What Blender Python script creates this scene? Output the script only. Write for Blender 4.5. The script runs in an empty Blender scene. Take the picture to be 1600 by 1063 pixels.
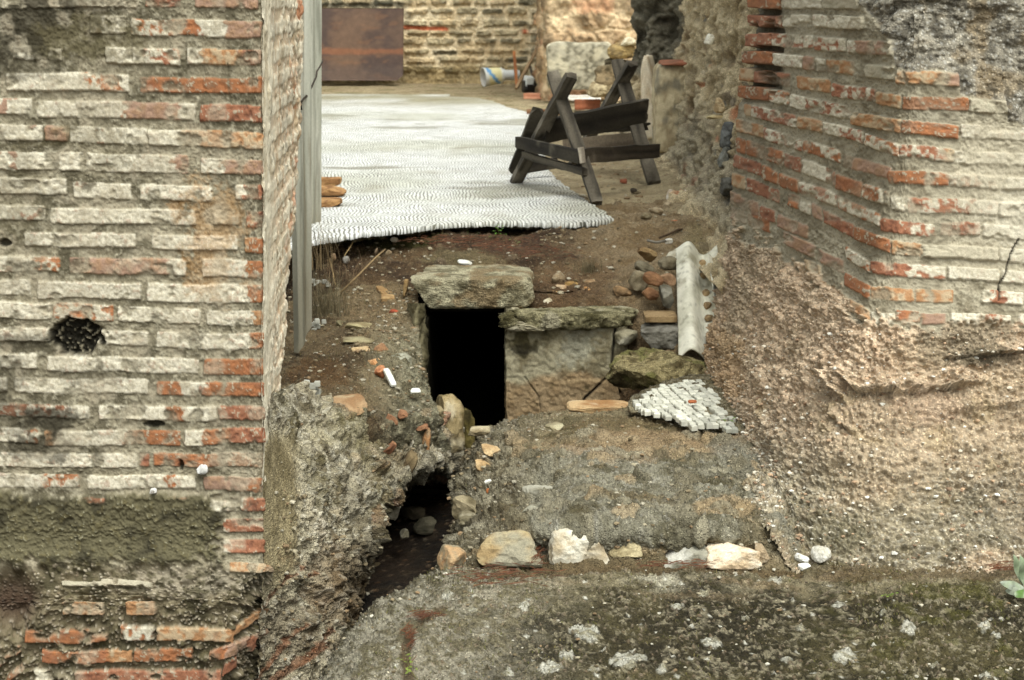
import bpy, math, random
import numpy as np
from mathutils import Vector
C = bpy.context.scene
COL = C.collection
R_ = math.radians
rnd = random.Random(7)

# ------------------------------------------------------------ camera, sky, sun, exposure
FPX = 2400.0; EYE = 1.4
TH = math.atan((531.5-20.5)/FPX)
cam = bpy.data.objects.new('camera', bpy.data.cameras.new('camera')); COL.objects.link(cam)
cam.location = (0, 0, EYE); cam.rotation_euler = (math.pi/2-TH, 0, 0)
cam.data.sensor_width = 36; cam.data.lens = 36*FPX/1600; cam.data.clip_end = 500
cam.data.dof.use_dof = True; cam.data.dof.focus_distance = 4.1; cam.data.dof.aperture_fstop = 9.0
C.camera = cam
w = bpy.data.worlds.new('World'); C.world = w; w.use_nodes = True
nt = w.node_tree; nt.nodes.clear()
sky = nt.nodes.new('ShaderNodeTexSky'); sky.sky_type = 'NISHITA'; sky.sun_disc = False
SUN_EL, SUN_AZ = 60, 158         # veiled sun, high behind the camera
sky.sun_elevation = R_(SUN_EL); sky.sun_rotation = R_(SUN_AZ); sky.dust_density = 4; sky.air_density = 1.0
hs = nt.nodes.new('ShaderNodeHueSaturation'); hs.inputs['Saturation'].default_value = 0.22
tint = nt.nodes.new('ShaderNodeMix'); tint.data_type = 'RGBA'; tint.blend_type = 'MULTIPLY'; tint.inputs[0].default_value = 1
tint.inputs[7].default_value = (0.965, 1.0, 0.94, 1)
bgn = nt.nodes.new('ShaderNodeBackground'); bgn.inputs[1].default_value = 0.12
wo = nt.nodes.new('ShaderNodeOutputWorld')
nt.links.new(sky.outputs[0], hs.inputs['Color']); nt.links.new(hs.outputs[0], tint.inputs[6])
nt.links.new(tint.outputs[2], bgn.inputs[0]); nt.links.new(bgn.outputs[0], wo.inputs[0])
sd = bpy.data.lights.new('sun', 'SUN'); sd.energy = 1.15; sd.angle = R_(35); sd.color = (.98, .99, .955)
so = bpy.data.objects.new('sun', sd); COL.objects.link(so)
a, e = R_(SUN_AZ), R_(SUN_EL)
sdir = Vector((math.sin(a)*math.cos(e), math.cos(a)*math.cos(e), math.sin(e)))
so.rotation_euler = sdir.to_track_quat('Z', 'Y').to_euler(); so.location = (0, 0, 12)
C.view_settings.view_transform = 'Standard'; C.view_settings.look = 'None'
C.view_settings.gamma = 1; C.view_settings.exposure = 1.04
C.render.engine = 'CYCLES'

# ------------------------------------------------------------ helpers
def ray(px, py):
    u = (np.asarray(px, float)-800)/FPX; v = (531.5-np.asarray(py, float))/FPX
    dy = math.cos(TH)+v*math.sin(TH); dz = -math.sin(TH)+v*math.cos(TH)
    return u/dy, dz/dy
def W(px, py, Y):
    x, z = ray(px, py); return np.array([x*Y, Y, EYE+z*Y], float)
def Wz(px, py, z):
    x, k = ray(px, py); Y = (z-EYE)/k; return np.array([x*Y, Y, z], float)
def proj(P):
    x, y, z = P[..., 0], P[..., 1], P[..., 2]-EYE
    d = y*math.cos(TH)-z*math.sin(TH); up = y*math.sin(TH)+z*math.cos(TH)
    return 800+FPX*x/d, 531.5-FPX*up/d
def c(r, g, b):
    a = np.array([r, g, b], float)/255; return np.where(a < .04045, a/12.92, ((a+.055)/1.055)**2.4).astype(np.float32)
def sm(a, b, x):
    t = np.clip((x-a)/(b-a), 0, 1); return t*t*(3-2*t)
def _h(ix, iy, iz, s):
    h = (ix.astype(np.int64)*374761393+iy.astype(np.int64)*668265263+iz.astype(np.int64)*2147483647+s*1442695041) & 0xffffffff
    h = ((h ^ (h >> 13))*1274126177) & 0xffffffff
    h = ((h ^ (h >> 16))*2246822519) & 0xffffffff
    h = h ^ (h >> 15)
    return ((h & 0xffffff)/float(0xffffff)).astype(np.float32)
def vn(P, s=0):
    P = np.asarray(P, np.float32); I = np.floor(P).astype(np.int64); f = P-I; f = f*f*(3-2*f)
    x, y, z = I[..., 0], I[..., 1], I[..., 2]; fx, fy, fz = f[..., 0], f[..., 1], f[..., 2]
    def L(a, b, t): return a+(b-a)*t
    r = L(L(L(_h(x, y, z, s), _h(x+1, y, z, s), fx), L(_h(x, y+1, z, s), _h(x+1, y+1, z, s), fx), fy),
          L(L(_h(x, y, z+1, s), _h(x+1, y, z+1, s), fx), L(_h(x, y+1, z+1, s), _h(x+1, y+1, z+1, s), fx), fy), fz)
    return r*2-1
def fbm(P, sc, oc=4, s=0, g=.5):
    P = np.asarray(P, np.float32)*sc; t = 0; a = 1; n = 0
    for i in range(oc):
        t = t+a*vn(P+i*17.3, s+i); n += a; a *= g; P = P*2.03
    return t/n*1.5
def worley(P, s=0, jit=.9):
    P = np.asarray(P, np.float32); I = np.floor(P).astype(np.int64)
    f1 = np.full(P.shape[:-1], 9., np.float32); f2 = f1.copy(); idv = np.zeros_like(f1)
    for a in (-1, 0, 1):
        for b in (-1, 0, 1):
            for d in (-1, 0, 1):
                x, y, z = I[..., 0]+a, I[..., 1]+b, I[..., 2]+d
                q = np.stack([x+.5+jit*(_h(x, y, z, s)-.5), y+.5+jit*(_h(x, y, z, s+1)-.5), z+.5+jit*(_h(x, y, z, s+2)-.5)], -1)
                dd = np.sqrt(((P-q)**2).sum(-1)); hid = _h(x, y, z, s+3)
                m = dd < f1
                f2 = np.where(m, f1, np.minimum(f2, dd)); idv = np.where(m, hid, idv); f1 = np.where(m, dd, f1)
    return f1, f2, idv
def mix(a, b, t):
    t = np.asarray(t)[..., None]; return a*(1-t)+b*t

def mk_mat(name, bump=.5, dist=.004, rough=.92, spec=.25, fine=(.72, 1.22), s1=180, s2=520, grit=0):
    m = bpy.data.materials.new(name); m.use_nodes = True; n = m.node_tree; n.nodes.clear(); L = n.links
    o = n.nodes.new('ShaderNodeOutputMaterial'); p = n.nodes.new('ShaderNodeBsdfPrincipled')
    at = n.nodes.new('ShaderNodeAttribute'); at.attribute_name = 'Col'
    tc = n.nodes.new('ShaderNodeTexCoord')
    n1 = n.nodes.new('ShaderNodeTexNoise'); n1.inputs['Scale'].default_value = s1; n1.inputs['Detail'].default_value = 4; n1.inputs['Roughness'].default_value = .7
    n2 = n.nodes.new('ShaderNodeTexNoise'); n2.inputs['Scale'].default_value = s2; n2.inputs['Detail'].default_value = 2
    mr = n.nodes.new('ShaderNodeMapRange'); mr.inputs[1].default_value = .3; mr.inputs[2].default_value = .7; mr.inputs[3].default_value = fine[0]; mr.inputs[4].default_value = fine[1]
    ml = n.nodes.new('ShaderNodeVectorMath'); ml.operation = 'SCALE'
    ad = n.nodes.new('ShaderNodeMath'); ad.operation = 'MULTIPLY_ADD'; ad.inputs[1].default_value = .5
    bp = n.nodes.new('ShaderNodeBump'); bp.inputs['Strength'].default_value = bump; bp.inputs['Distance'].default_value = dist
    for q in (n1, n2): L.new(tc.outputs['Object'], q.inputs['Vector'])
    L.new(n1.outputs[0], mr.inputs[0]); L.new(at.outputs['Color'], ml.inputs[0]); L.new(mr.outputs[0], ml.inputs['Scale'])
    if grit:
        vo = n.nodes.new('ShaderNodeTexVoronoi'); vo.inputs['Scale'].default_value = grit; L.new(tc.outputs['Object'], vo.inputs['Vector'])
        m1 = n.nodes.new('ShaderNodeMapRange'); m1.inputs[1].default_value = .5; m1.inputs[2].default_value = .3; L.new(vo.outputs['Distance'], m1.inputs[0])
        sp = n.nodes.new('ShaderNodeSeparateColor'); L.new(vo.outputs['Color'], sp.inputs[0])
        m2 = n.nodes.new('ShaderNodeMapRange'); m2.inputs[3].default_value = .55; m2.inputs[4].default_value = 1.6; L.new(sp.outputs[0], m2.inputs[0])
        m3 = n.nodes.new('ShaderNodeMix'); m3.data_type = 'FLOAT'; L.new(m1.outputs[0], m3.inputs[0]); m3.inputs[2].default_value = .86; L.new(m2.outputs[0], m3.inputs[3])
        v2 = n.nodes.new('ShaderNodeVectorMath'); v2.operation = 'SCALE'; L.new(ml.outputs[0], v2.inputs[0]); L.new(m3.outputs[0], v2.inputs['Scale']); ml = v2
        a2 = n.nodes.new('ShaderNodeMath'); a2.operation = 'ADD'; L.new(ad.outputs[0], a2.inputs[0]); L.new(m1.outputs[0], a2.inputs[1]); hsrc = a2
    else: hsrc = ad
    L.new(ml.outputs[0], p.inputs['Base Color'])
    L.new(n2.outputs[0], ad.inputs[0]); L.new(n1.outputs[0], ad.inputs[2]); L.new(hsrc.outputs[0], bp.inputs['Height'])
    L.new(bp.outputs[0], p.inputs['Normal'])
    p.inputs['Roughness'].default_value = rough; p.inputs['Specular IOR Level'].default_value = spec
    L.new(p.outputs[0], o.inputs[0]); return m
M_STONE = mk_mat('weathered_stone', .6, .004)
M_ROUGH = mk_mat('rough_mortar', .9, .006, fine=(.66, 1.28), s1=130, s2=420, grit=150)
M_BRICK = mk_mat('limewashed_brick', .35, .0025, fine=(.80, 1.14), s1=220, s2=600)
M_GRIT = mk_mat('coarse_render', .55, .0035, fine=(.8, 1.25), s1=120, s2=420, grit=125)
M_FAR = mk_mat('far_masonry', .7, .02, s1=30, s2=90)
M_WOOD = mk_mat('weathered_wood', .5, .003, rough=.85, s1=90, s2=300)
M_SMOOTH = mk_mat('fibre_cement', .25, .002, rough=.7, fine=(.9, 1.07), s1=90, s2=400)
M_DARK = mk_mat('shade_black_stone', .5, .01, rough=1, spec=0, fine=(.5, 1.5), s1=20, s2=80)  # near-black albedo and no specular paint the tunnel's inner shade into the stone
M_LEAF = mk_mat('leaf', .1, .001, rough=.7, fine=(.8, 1.2), s1=60, s2=200)
M_PLASTIC = mk_mat('plastic', .02, .0005, rough=.4, spec=.5, fine=(.96, 1.03), s1=20, s2=60)
M_RUST = mk_mat('rusty_iron', .3, .003, rough=.75, fine=(.8, 1.15), s1=14, s2=80)

def tag(o, label=None, cat=None, group=None, kind=None):
    if label: o['label'] = label
    if cat: o['category'] = cat
    if group: o['group'] = group
    if kind: o['kind'] = kind
    return o
def thing(name, loc, label, cat, group=None):
    o = bpy.data.objects.new(name, None); COL.objects.link(o); o.location = loc; o.empty_display_size = .05
    return tag(o, label, cat, group)
def mesh_obj(name, V, F, col, mat, parent=None, smooth=True):
    """V (n,3) world coordinates, F (m,k) or list of faces, col (n,3) or one colour"""
    V = np.asarray(V, np.float32).reshape(-1, 3)
    off = np.zeros(3)
    if parent is not None: off = np.array(parent.location)
    else: off = np.array([V[:, 0].mean(), V[:, 1].mean(), V[:, 2].min()])
    me = bpy.data.meshes.new(name)
    if isinstance(F, np.ndarray):
        k = F.shape[1]; me.vertices.add(len(V)); me.vertices.foreach_set('co', (V-off).astype(np.float32).ravel())
        me.loops.add(F.size); me.loops.foreach_set('vertex_index', F.astype(np.int32).ravel())
        me.polygons.add(len(F)); me.polygons.foreach_set('loop_start', np.arange(0, F.size, k, dtype=np.int32))
        me.polygons.foreach_set('loop_total', np.full(len(F), k, np.int32)); me.update(calc_edges=True)
    else:
        me.from_pydata([tuple(v) for v in (V-off)], [], F)
    me.polygons.foreach_set('use_smooth', np.full(len(me.polygons), smooth))
    at = me.color_attributes.new('Col', 'FLOAT_COLOR', 'POINT')
    cc = np.ones((len(V), 4), np.float32); cc[:, :3] = np.clip(col, 0.002, 1.)
    at.data.foreach_set('color', cc.ravel()); me.materials.append(mat)
    o = bpy.data.objects.new(name, me); COL.objects.link(o)
    if parent is not None: o.parent = parent
    else: o.location = off
    return o

def catmull(K, ns):
    """K (n,...,3) control along axis 0; ns samples per segment"""
    n = len(K); out = []
    Kp = np.concatenate([[2*K[0]-K[1]], K, [2*K[-1]-K[-2]]])
    for i in range(n-1):
        p0, p1, p2, p3 = Kp[i], Kp[i+1], Kp[i+2], Kp[i+3]
        m1, m2 = .4*(p2-p0), .4*(p3-p1)
        t = np.linspace(0, 1, ns[i], endpoint=(i == n-2))
        t = t.reshape((-1,)+(1,)*(K.ndim-1))
        out.append((2*t**3-3*t**2+1)*p1+(t**3-2*t**2+t)*m1+(-2*t**3+3*t**2)*p2+(t**3-t**2)*m2)
    return np.concatenate(out)
class Ctx: pass
SURF = {}
def patch(name, rows, res, fn, mat, parent=None, skirt=None, flip=False):
    K = np.array(rows, float)
    L0 = np.linalg.norm(np.diff(K, axis=0), axis=-1).max(1); L1 = np.linalg.norm(np.diff(K, axis=1), axis=-1).max(0)
    G = catmull(K, [max(3, int(l/res)) for l in L0])
    G = catmull(np.swapaxes(G, 0, 1), [max(3, int(l/res)) for l in L1]); G = np.swapaxes(G, 0, 1)
    du = np.gradient(G, axis=1); dv = np.gradient(G, axis=0); N = np.cross(du, dv)
    N /= np.linalg.norm(N, axis=-1, keepdims=True)+1e-9
    view = np.array([0, 0, EYE])-G
    if ((N*view).sum(-1)).mean() < 0: N = -N
    if flip: N = -N
    x = Ctx(); x.P = G; x.N = N; x.px, x.py = proj(G); x.q = np.stack([x.px, x.py, np.zeros_like(x.px)], -1)
    h, col = fn(x)
    V = G+N*np.asarray(h)[..., None]
    nv, nu = V.shape[:2]
    idx = np.arange(nv*nu).reshape(nv, nu)
    F = np.stack([idx[:-1, :-1], idx[1:, :-1], idx[1:, 1:], idx[:-1, 1:]], -1).reshape(-1, 4)
    VV = V.reshape(-1, 3); CC = np.broadcast_to(col, V.shape).reshape(-1, 3)
    if skirt is not None:
        ring = np.concatenate([idx[0, :], idx[1:, -1], idx[-1, -2::-1], idx[-2:0:-1, 0]])
        b = len(VV); VV = np.concatenate([VV, VV[ring]+np.array(skirt)]); CC = np.concatenate([CC, CC[ring]])
        k = len(ring); r2 = np.arange(k)+b
        F = np.concatenate([F, np.stack([ring, r2, np.roll(r2, -1), np.roll(ring, -1)], -1)])
    SURF[name] = (V, N, x.px, x.py)
    return mesh_obj(name, VV, F, CC, mat, parent)

# colours
CREAM, CREAM2, CREAM3 = c(214, 206, 186), c(180, 170, 148), c(160, 148, 126)
PINK, ORNG, ORN2, RED, RED2 = c(160, 126, 106), c(162, 98, 56), c(134, 84, 50), c(142, 84, 56), c(160, 104, 76)
MORT, MORTD, MORTL = c(146, 137, 115), c(102, 95, 76), c(174, 166, 144)
MOSS, DARK, GREY, LICH = c(66, 60, 36), c(42, 38, 28), c(140, 134, 118), c(206, 202, 188)
def noises(q, s=0):
    return fbm(q/26., 1, 3, s), fbm(q/7., 1, 3, s+9), fbm(q/2.6, 1, 2, s+19)
def brick_col(kind, na, nb, nc, r):
    if kind == 'W':
        k = mix(CREAM, CREAM2, sm(-.5, .8, nb)); k = mix(k, CREAM3, sm(.1, .8, nc)*.5); return mix(k, PINK*(.85+.3*r), sm(.45, .6, na+.35*nb-.1+.25*(r-.5)))
    if kind == 'V':
        k = mix(CREAM, CREAM2, sm(-.6, .9, nc)); return mix(k, PINK, sm(.5, .7, nb)*.5)
    if kind == 'O':
        k = mix(ORNG, ORN2, sm(-.5, .7, nb)); k = mix(k, RED, sm(.2, .5, na+.4*(r-.5))*.5); return mix(k, CREAM2, sm(.42, .6, nb*.6+nc*.5-.2*na)*.8)
    if kind == 'R':
        k = mix(RED, RED2, sm(-.3, .9, nb)); k = mix(k, c(98, 48, 34), sm(.2, .7, -nb)*.6); return mix(k, CREAM2, sm(.48, .62, nb*.7+nc*.5+.1*na)*.8)
    if kind == 'M':
        k = mix(RED, RED2, sm(-.4, .6, nc)); return mix(k, mix(CREAM, CREAM2, sm(-.5, .5, nc)), sm(-.35, .3, nb+.5*na+.3*nc))
    if kind == 'N':
        k = mix(ORNG, ORN2, sm(-.4, .6, nc)); return mix(k, mix(CREAM, CREAM2, sm(-.5, .5, nc)), sm(-.35, .3, nb+.5*na+.3*nc))
    if kind == 'P': return mix(PINK, c(156, 120, 92), sm(-.4, .6, nb))
    if kind == 'T': return mix(c(166, 118, 76), c(180, 156, 124), sm(-.3, .5, nb+.5*na))
    if kind == 'G': return mix(MORTL, CREAM2, sm(-.4, .6, nb))
    return mix(CREAM2, CREAM3, sm(-.4, .6, nb))
def lay_bricks(x, specs, col, h, A=.006, B=.006, s=0, thick=1.09):
    q = x.q; wx = fbm(q/7., 1, 3, s+40)*1.3+fbm(q/40., 1, 2, s+46)*2; wy = fbm(q/7., 1, 3, s+50)*1.0+fbm(q/60., 1, 2, s+56)*2.0
    na, nb, nc = noises(q, s); rg = random.Random(s+5); allm = np.zeros_like(h); fade = fbm(q/22., 1, 4, s+80)
    X = x.px+wx; Yv = x.py+wy
    for sp in specs:
        x0, y0, x1, y1, t, segs = sp; t = t*thick
        lo, hi = min(y0, y1)-t, max(y0, y1)+t
        m = (x.px > x0-6) & (x.px < x1+6) & (x.py > lo-4) & (x.py < hi+4)
        rr = rg.random(); pr = A+B*rg.random()
        if not m.any(): continue
        xx, yy = X[m], Yv[m]; sfr = (xx-x0)/max(1, x1-x0); yc = y0+np.clip(sfr, 0, 1)*(y1-y0)
        dx = np.minimum(xx-x0, x1-xx); dy = t/2-np.abs(yy-yc); rad = 3.
        cx = np.maximum(rad-dx, 0); cy = np.maximum(rad-dy, 0); d = rad-np.sqrt(cx**2+cy**2)
        k = sm(-.1, 1.1, d)*(1-.75*sm(.25, .6, fade[m]))
        if isinstance(segs, str): segs = [(1., segs)]
        cc = brick_col(segs[0][1], na[m], nb[m], nc[m], rr)
        for j in range(1, len(segs)):
            cc = mix(cc, brick_col(segs[j][1], na[m], nb[m], nc[m], rr), sm(-3, 3, (sfr-segs[j-1][0])*(x1-x0)+nb[m]*9))
        cc = mix(cc, mix(MORTL, CREAM2, sm(-.3, .3, nb[m])), .10+.22*sm(0, .6, fade[m]))*(.93+.14*rr)*(1-.12*(1-sm(0, 3, d)))[..., None]
        col[m] = mix(col[m], cc, k)
        h[m] = h[m]*(1-k)+k*(pr+.0012*nb[m]+.0008*nc[m]-.0012*sm(.3, .8, -nb[m])+.0007*sm(0, 4, d)); allm[m] = np.maximum(allm[m], k)
    return allm
def stains(x, col, L, s=70):
    n = fbm(x.q/30., 1, 4, s); n2 = fbm(x.q/5., 1, 3, s+3)
    for cx, cy, rx, ry, k, cc in L:
        r = np.sqrt(((x.px-cx)/rx)**2+((x.py-cy)/ry)**2)
        col = mix(col, cc, k*sm(.0, .45, 1-r+.45*n+.25*n2))
    return col
def pl_dist(x, pts):
    """distance in px to a polyline, and which side"""
    best = np.full(x.px.shape, 1e9); side = np.zeros_like(best)
    for (ax, ay), (bx, by) in zip(pts[:-1], pts[1:]):
        vx, vy = bx-ax, by-ay; t = np.clip(((x.px-ax)*vx+(x.py-ay)*vy)/(vx*vx+vy*vy), 0, 1)
        dx, dy = x.px-ax-t*vx, x.py-ay-t*vy; d = np.hypot(dx, dy); m = d < best
        best = np.where(m, d, best); side = np.where(m, np.sign(vx*dy-vy*dx), side)
    return best, side
def speck(P, sc, s, thr=.28):
    """little grit stones: returns mask, id"""
    f1, f2, i = worley(P*sc, s); return sm(thr, thr*.6, f1), i
def ledge(x, h, pts, A, wdt, s=91):
    d, sd_ = pl_dist(x, pts); d = d+fbm(x.q/6., 1, 3, s)*4; A = A*(.55+.9*sm(-.4, .5, fbm(x.q/22., 1, 2, s+2)))
    return h+A*np.exp(-np.abs(d)/wdt)*np.where(sd_ < 0, 1, 0)-A*.35*np.exp(-np.abs(d)/(wdt*.35))*np.where(sd_ > 0, 1, 0)

# ------------------------------------------------------------ LEFT BRICK PIER
LB = [
(228,0,282,1,20,'R'),(305,2,402,4,20,'P'),(0,4,215,2,20,'X'),
(140,40,198,41,26,'W'),(205,43,410,46,25,[(.28,'N'),(.5,'O'),(.72,'W'),(1,'P')]),
(19,82,62,83,20,'W'),(75,83,98,84,18,'W'),(165,86,282,90,23,[(.55,'W'),(1,'M')]),(292,88,411,90,23,[(.2,'V'),(.7,'T'),(1,'R')]),
(8,127,203,129,26,[(.62,'V'),(.92,'N'),(1,'V')]),(220,132,415,133,23,'O'),
(-20,165,50,166,24,'W'),(57,169,305,174,25,[(.55,'V'),(.9,'P'),(1,'W')]),(312,176,411,178,26,'R'),
(-30,207,68,208,24,'W'),(71,208,108,209,24,'P'),(110,210,230,214,25,'W'),(231,215,413,220,25,[(.3,'V'),(1,'T')]),
(-20,252,130,254,27,'W'),(132,254,295,258,26,[(.85,'V'),(1,'P')]),(315,260,412,261,22,[(.35,'V'),(1,'P')]),
(-20,292,105,293,24,'W'),(115,298,206,299,24,'W'),(218,300,332,302,23,'V'),(368,300,412,301,22,[(.3,'W'),(1,'R')]),
(-20,333,70,335,22,'W'),(78,338,306,340,23,'V'),(332,341,376,341,20,'X'),(386,342,413,343,24,'R'),
(38,375,212,377,20,'V'),(238,379,372,380,22,'V'),(383,382,414,383,23,[(.3,'T'),(1,'O')]),
(-20,411,95,414,22,[(.6,'W'),(1,'N')]),(110,414,290,417,24,[(.85,'P'),(1,'V')]),(316,418,414,421,26,[(.7,'V'),(1,'O')]),
(-20,448,48,449,23,'W'),(58,453,220,455,25,'V'),(229,456,414,459,27,[(.85,'V'),(1,'O')]),
(-20,484,80,486,25,'V'),(82,487,176,490,24,'N'),(183,491,312,493,23,'V'),(321,494,414,498,22,[(.78,'V'),(1,'T')]),
(-20,522,78,524,22,'V'),(150,528,233,530,22,'V'),(244,531,415,533,24,[(.84,'V'),(1,'O')]),
(-20,564,60,566,22,'V'),(75,569,311,572,22,'V'),(319,572,415,574,24,'O'),
(-20,602,12,603,22,'V'),(23,603,232,604,22,'V'),(245,606,414,609,21,[(.22,'O'),(.45,'W'),(1,'O')]),
(-20,641,140,643,19,[(.75,'M'),(1,'V')]),(153,645,340,646,22,[(.6,'V'),(.72,'O'),(1,'W')]),(342,646,420,647,21,'R'),
(-20,680,60,682,21,[(.7,'V'),(1,'N')]),(68,684,282,685,23,[(.1,'T'),(.62,'V'),(1,'O')]),(288,684,420,680,23,[(.2,'V'),(.5,'O'),(1,'R')]),
(-20,719,216,720,21,'V'),(219,719,233,720,20,'R'),(238,719,415,720,21,'O'),
(-20,751,124,752,20,[(.6,'V'),(1,'N')]),(135,753,306,754,20,[(.72,'V'),(.8,'O'),(1,'V')]),(318,755,412,757,20,[(.75,'P'),(1,'O')]),
(128,781,180,782,9,'R'),(215,779,312,781,7,'R'),(315,790,370,791,15,'V'),(376,787,420,787,21,[(.1,'V'),(1,'R')]),
(348,820,425,820,20,[(.25,'M'),(1,'R')]),(348,852,417,852,21,[(.2,'M'),(1,'R')]),(358,885,430,886,15,'T'),
(95,911,160,913,8,'G'),(158,910,236,913,10,'G'),(97,950,160,953,20,'T'),(198,952,243,951,22,'T'),
(40,996,168,994,20,'O'),(185,992,240,992,20,'N'),(242,993,368,993,20,'T'),(366,988,416,952,13,'T'),
(66,1027,208,1027,19,[(.7,'O'),(1,'T')]),(209,1025,301,1025,19,'O'),(326,1029,392,1003,19,[(.35,'O'),(1,'P')]),
(50,1056,112,1057,17,'V'),(115,1058,346,1057,19,'R'),(347,1050,402,1005,17,'R'),(385,1005,445,972,10,'R'),(-10,1042,32,1012,12,'O'),(10,1062,42,1035,12,'O'),
]
_r = random.Random(3)
for _y in [2, 40, 83, 125, 165, 207, 251, 291, 333, 374, 411, 448, 484, 522, 563, 602, 641, 680, 719, 751, 950, 994, 1030]:
    _x = -560+_r.uniform(0, 60)
    while _x < -60:
        _w = min(_r.uniform(70, 190), -24-_x); LB.append((_x, _y+_r.uniform(-1, 1), _x+_w, _y+_r.uniform(-1, 1), _r.uniform(20, 25), _r.choice(['V', 'V', 'W', 'W', 'P', 'N', 'O']))); _x += _w+_r.uniform(5, 12)
def left_face(x):
    q = x.q; na, nb, nc = noises(q, 3); gr0, gri = speck(x.P, 170, 35, .40)
    col = mix(MORT*.92, MORTD*.85, sm(-.5, .6, na)); col = mix(col, MORTL, sm(.0, .8, nb)*.6); col = mix(col, MORTD*.7, sm(.35, .8, nc)*.6)
    h = -.0035+.002*nb+.0018*nc+.002*na+.0008*gr0; col = mix(col, mix(c(186,178,156), c(104,92,70), gri), gr0*.4)
    low = sm(885, 905, x.py)
    k = lay_bricks(x, LB, col, h, -.0005, .0045, 11)
    # moss, dirt and lime stains on mortar first, then a weaker pass over all
    col = stains(x, col, [(60,30,130,55,.85,DARK*1.6),(130,60,110,40,.6,c(96,88,62)),(0,60,60,40,.8,DARK*1.5),
        (330,380,70,100,.35,c(170,120,60)),(20,650,90,40,.5,DARK*1.5),(80,655,60,30,.75,DARK*1.2),(70,700,90,25,.7,DARK*1.3),
        (0,590,60,40,.5,DARK*1.8),(60,535,120,18,.6,DARK*1.8),(140,590,90,16,.4,DARK*2),(20,330,50,120,.4,c(100,92,70)),(120,215,100,20,.35,c(90,80,52)),
        (170,255,40,25,.3,MOSS*1.3),(20,105,90,22,.55,DARK*2)])
    col = mix(col, mix(CREAM2, CREAM3, sm(-.3, .4, nb)), sm(.12, .5, fbm(q/34., 1, 4, 88))*.5)
    # hole
    r = np.hypot((x.px-118)/44, (x.py-527)/31)+.22*fbm(q/8., 1, 3, 5); hk = sm(1.05, .8, r)
    gr = fbm(q/4., 1, 3, 66)
    col = mix(col, mix(DARK*.7, MORT*.8, sm(.35, .7, gr)), hk); h = h*(1-hk)+hk*(-.035+.012*gr)
    for cx, cy, rx, ry in ((240, 663, 16, 6), (6, 380, 10, 7), (283, 727, 4, 9)):
        r = np.hypot((x.px-cx)/rx, (x.py-cy)/ry)+.2*gr; k2 = sm(1.1, .7, r); h = h-.02*k2; col = mix(col, DARK*.7, k2*.8)
    # thin vertical breaks in the bricks of the upper left
    for xx, y0, y1 in ((104, 195, 222), (205, 60, 95), (356, 100, 160)):
        d, _ = pl_dist(x, [(xx, y0), (xx+2, y1)]); col = mix(col, MORTD, sm(2, .6, d)*.6); h = h-.003*sm(2.5, .5, d)
    # smooth mossy render patch below
    r = np.minimum(np.minimum(x.py-(772+10*na+5*nb-8*sm(100,0,x.px)), 884+16*na+8*nb-x.py), 342-x.px+14*nb+16*na); pk = sm(-4, 9, r)
    pc = mix(c(94, 88, 66), c(56, 52, 38), sm(-.3, .6, na+.3*nb)); pc = mix(pc, c(166, 162, 138), sm(.6, .85, nc*.7+nb*.6)*.7); pc = mix(pc, c(106, 96, 62), sm(.2, .7, nb)*.4)
    col = mix(col, pc, pk); h = h*(1-pk)+pk*(.009+.004*nb+.003*nc)
    # gritty conglomerate ledge and base
    g1, gi = speck(x.P, 95, 31, .42); f1, f2, ii = worley(x.P*np.array([22, 22, 30])+.3*fbm(x.P, 20, 2, 8)[..., None], 77)
    lk = sm(875, 893, x.py+6*na)*(1-sm(.15, .5, k))
    lk = lk*(1-sm(354, 366, x.px)*sm(900, 890, x.py))
    lc = mix(c(116, 106, 84), c(70, 64, 46), sm(-.4, .6, na)); lc = mix(lc, mix(c(186, 176, 156), c(120, 104, 84), gi), g1*.8); lc = mix(lc, MOSS*1.1, sm(.1, .6, nb)*.55)
    col = mix(col, lc, lk); h = h+lk*(.02*sm(.55, .1, f1)-.012+.007*g1+.01*fbm(x.P, 14, 4, 4))
    lt = sm(1.2, .4, np.hypot((x.px-290)/140, (x.py-905)/32)); col = mix(col, mix(c(158,148,130), c(90,84,68), sm(-.3,.4,nb)), lt*lk*.6)
    dk = sm(1.3, .5, np.hypot((x.px-10)/50, (x.py-940)/50)); col = mix(col, c(64, 46, 36), dk*.8); h = h-.05*dk
    h = ledge(x, h, [(40, 985), (60, 960), (100, 930), (250, 930), (410, 945)][::-1], .02, 10)*1.0
    # bricks near the right corner rounded and chipped
    h = h-.010*sm(404, 418, x.px+3*nb)*sm(1000, 900, x.py)*(.4+.6*sm(0, .5, na))
    return h, col
Y0 = 3.8
def frow(py, Y, c4=None):
    xs = [-560, -280, 0, 200, 330]
    r = [W(px, py, Y) for px in xs]
    if c4 is None: r += [W(385, py, Y), W(412, py, Y), W(413, py, Y+.02), W(404, py, Y+.07)]
    else: r += [W(*k) for k in c4]
    return r
rows = [frow(y, Y0) for y in (-200, 0, 250, 500, 750)]+[frow(838, Y0), frow(875, Y0-.02, [(385,875,3.785),(413,875,3.802),(416,875,3.83),(404,875,3.88)])]
rows += [frow(912, Y0-.05, [(385,905,3.765),(420,893,3.8),(432,893,3.87),(428,893,3.95)]), frow(950, Y0-.075, [(368,950,3.745),(412,948,3.86),(440,945,3.97),(445,945,4.03)]),
         frow(1010, Y0-.075, [(362,1010,3.735),(405,1005,3.84),(445,1000,3.98),(450,1000,4.03)]), frow(1140, Y0-.07, [(340,1140,3.73),(385,1130,3.84),(440,1120,4.0),(450,1120,4.05)])]
pier = thing('brick_pier', (-1.3, 4.5, -.5), 'tall brick wall end with white limewash flaking off its orange bricks, filling the left side', 'brick wall')
patch('brick_face', rows, .0029, left_face, M_BRICK, pier)
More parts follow.
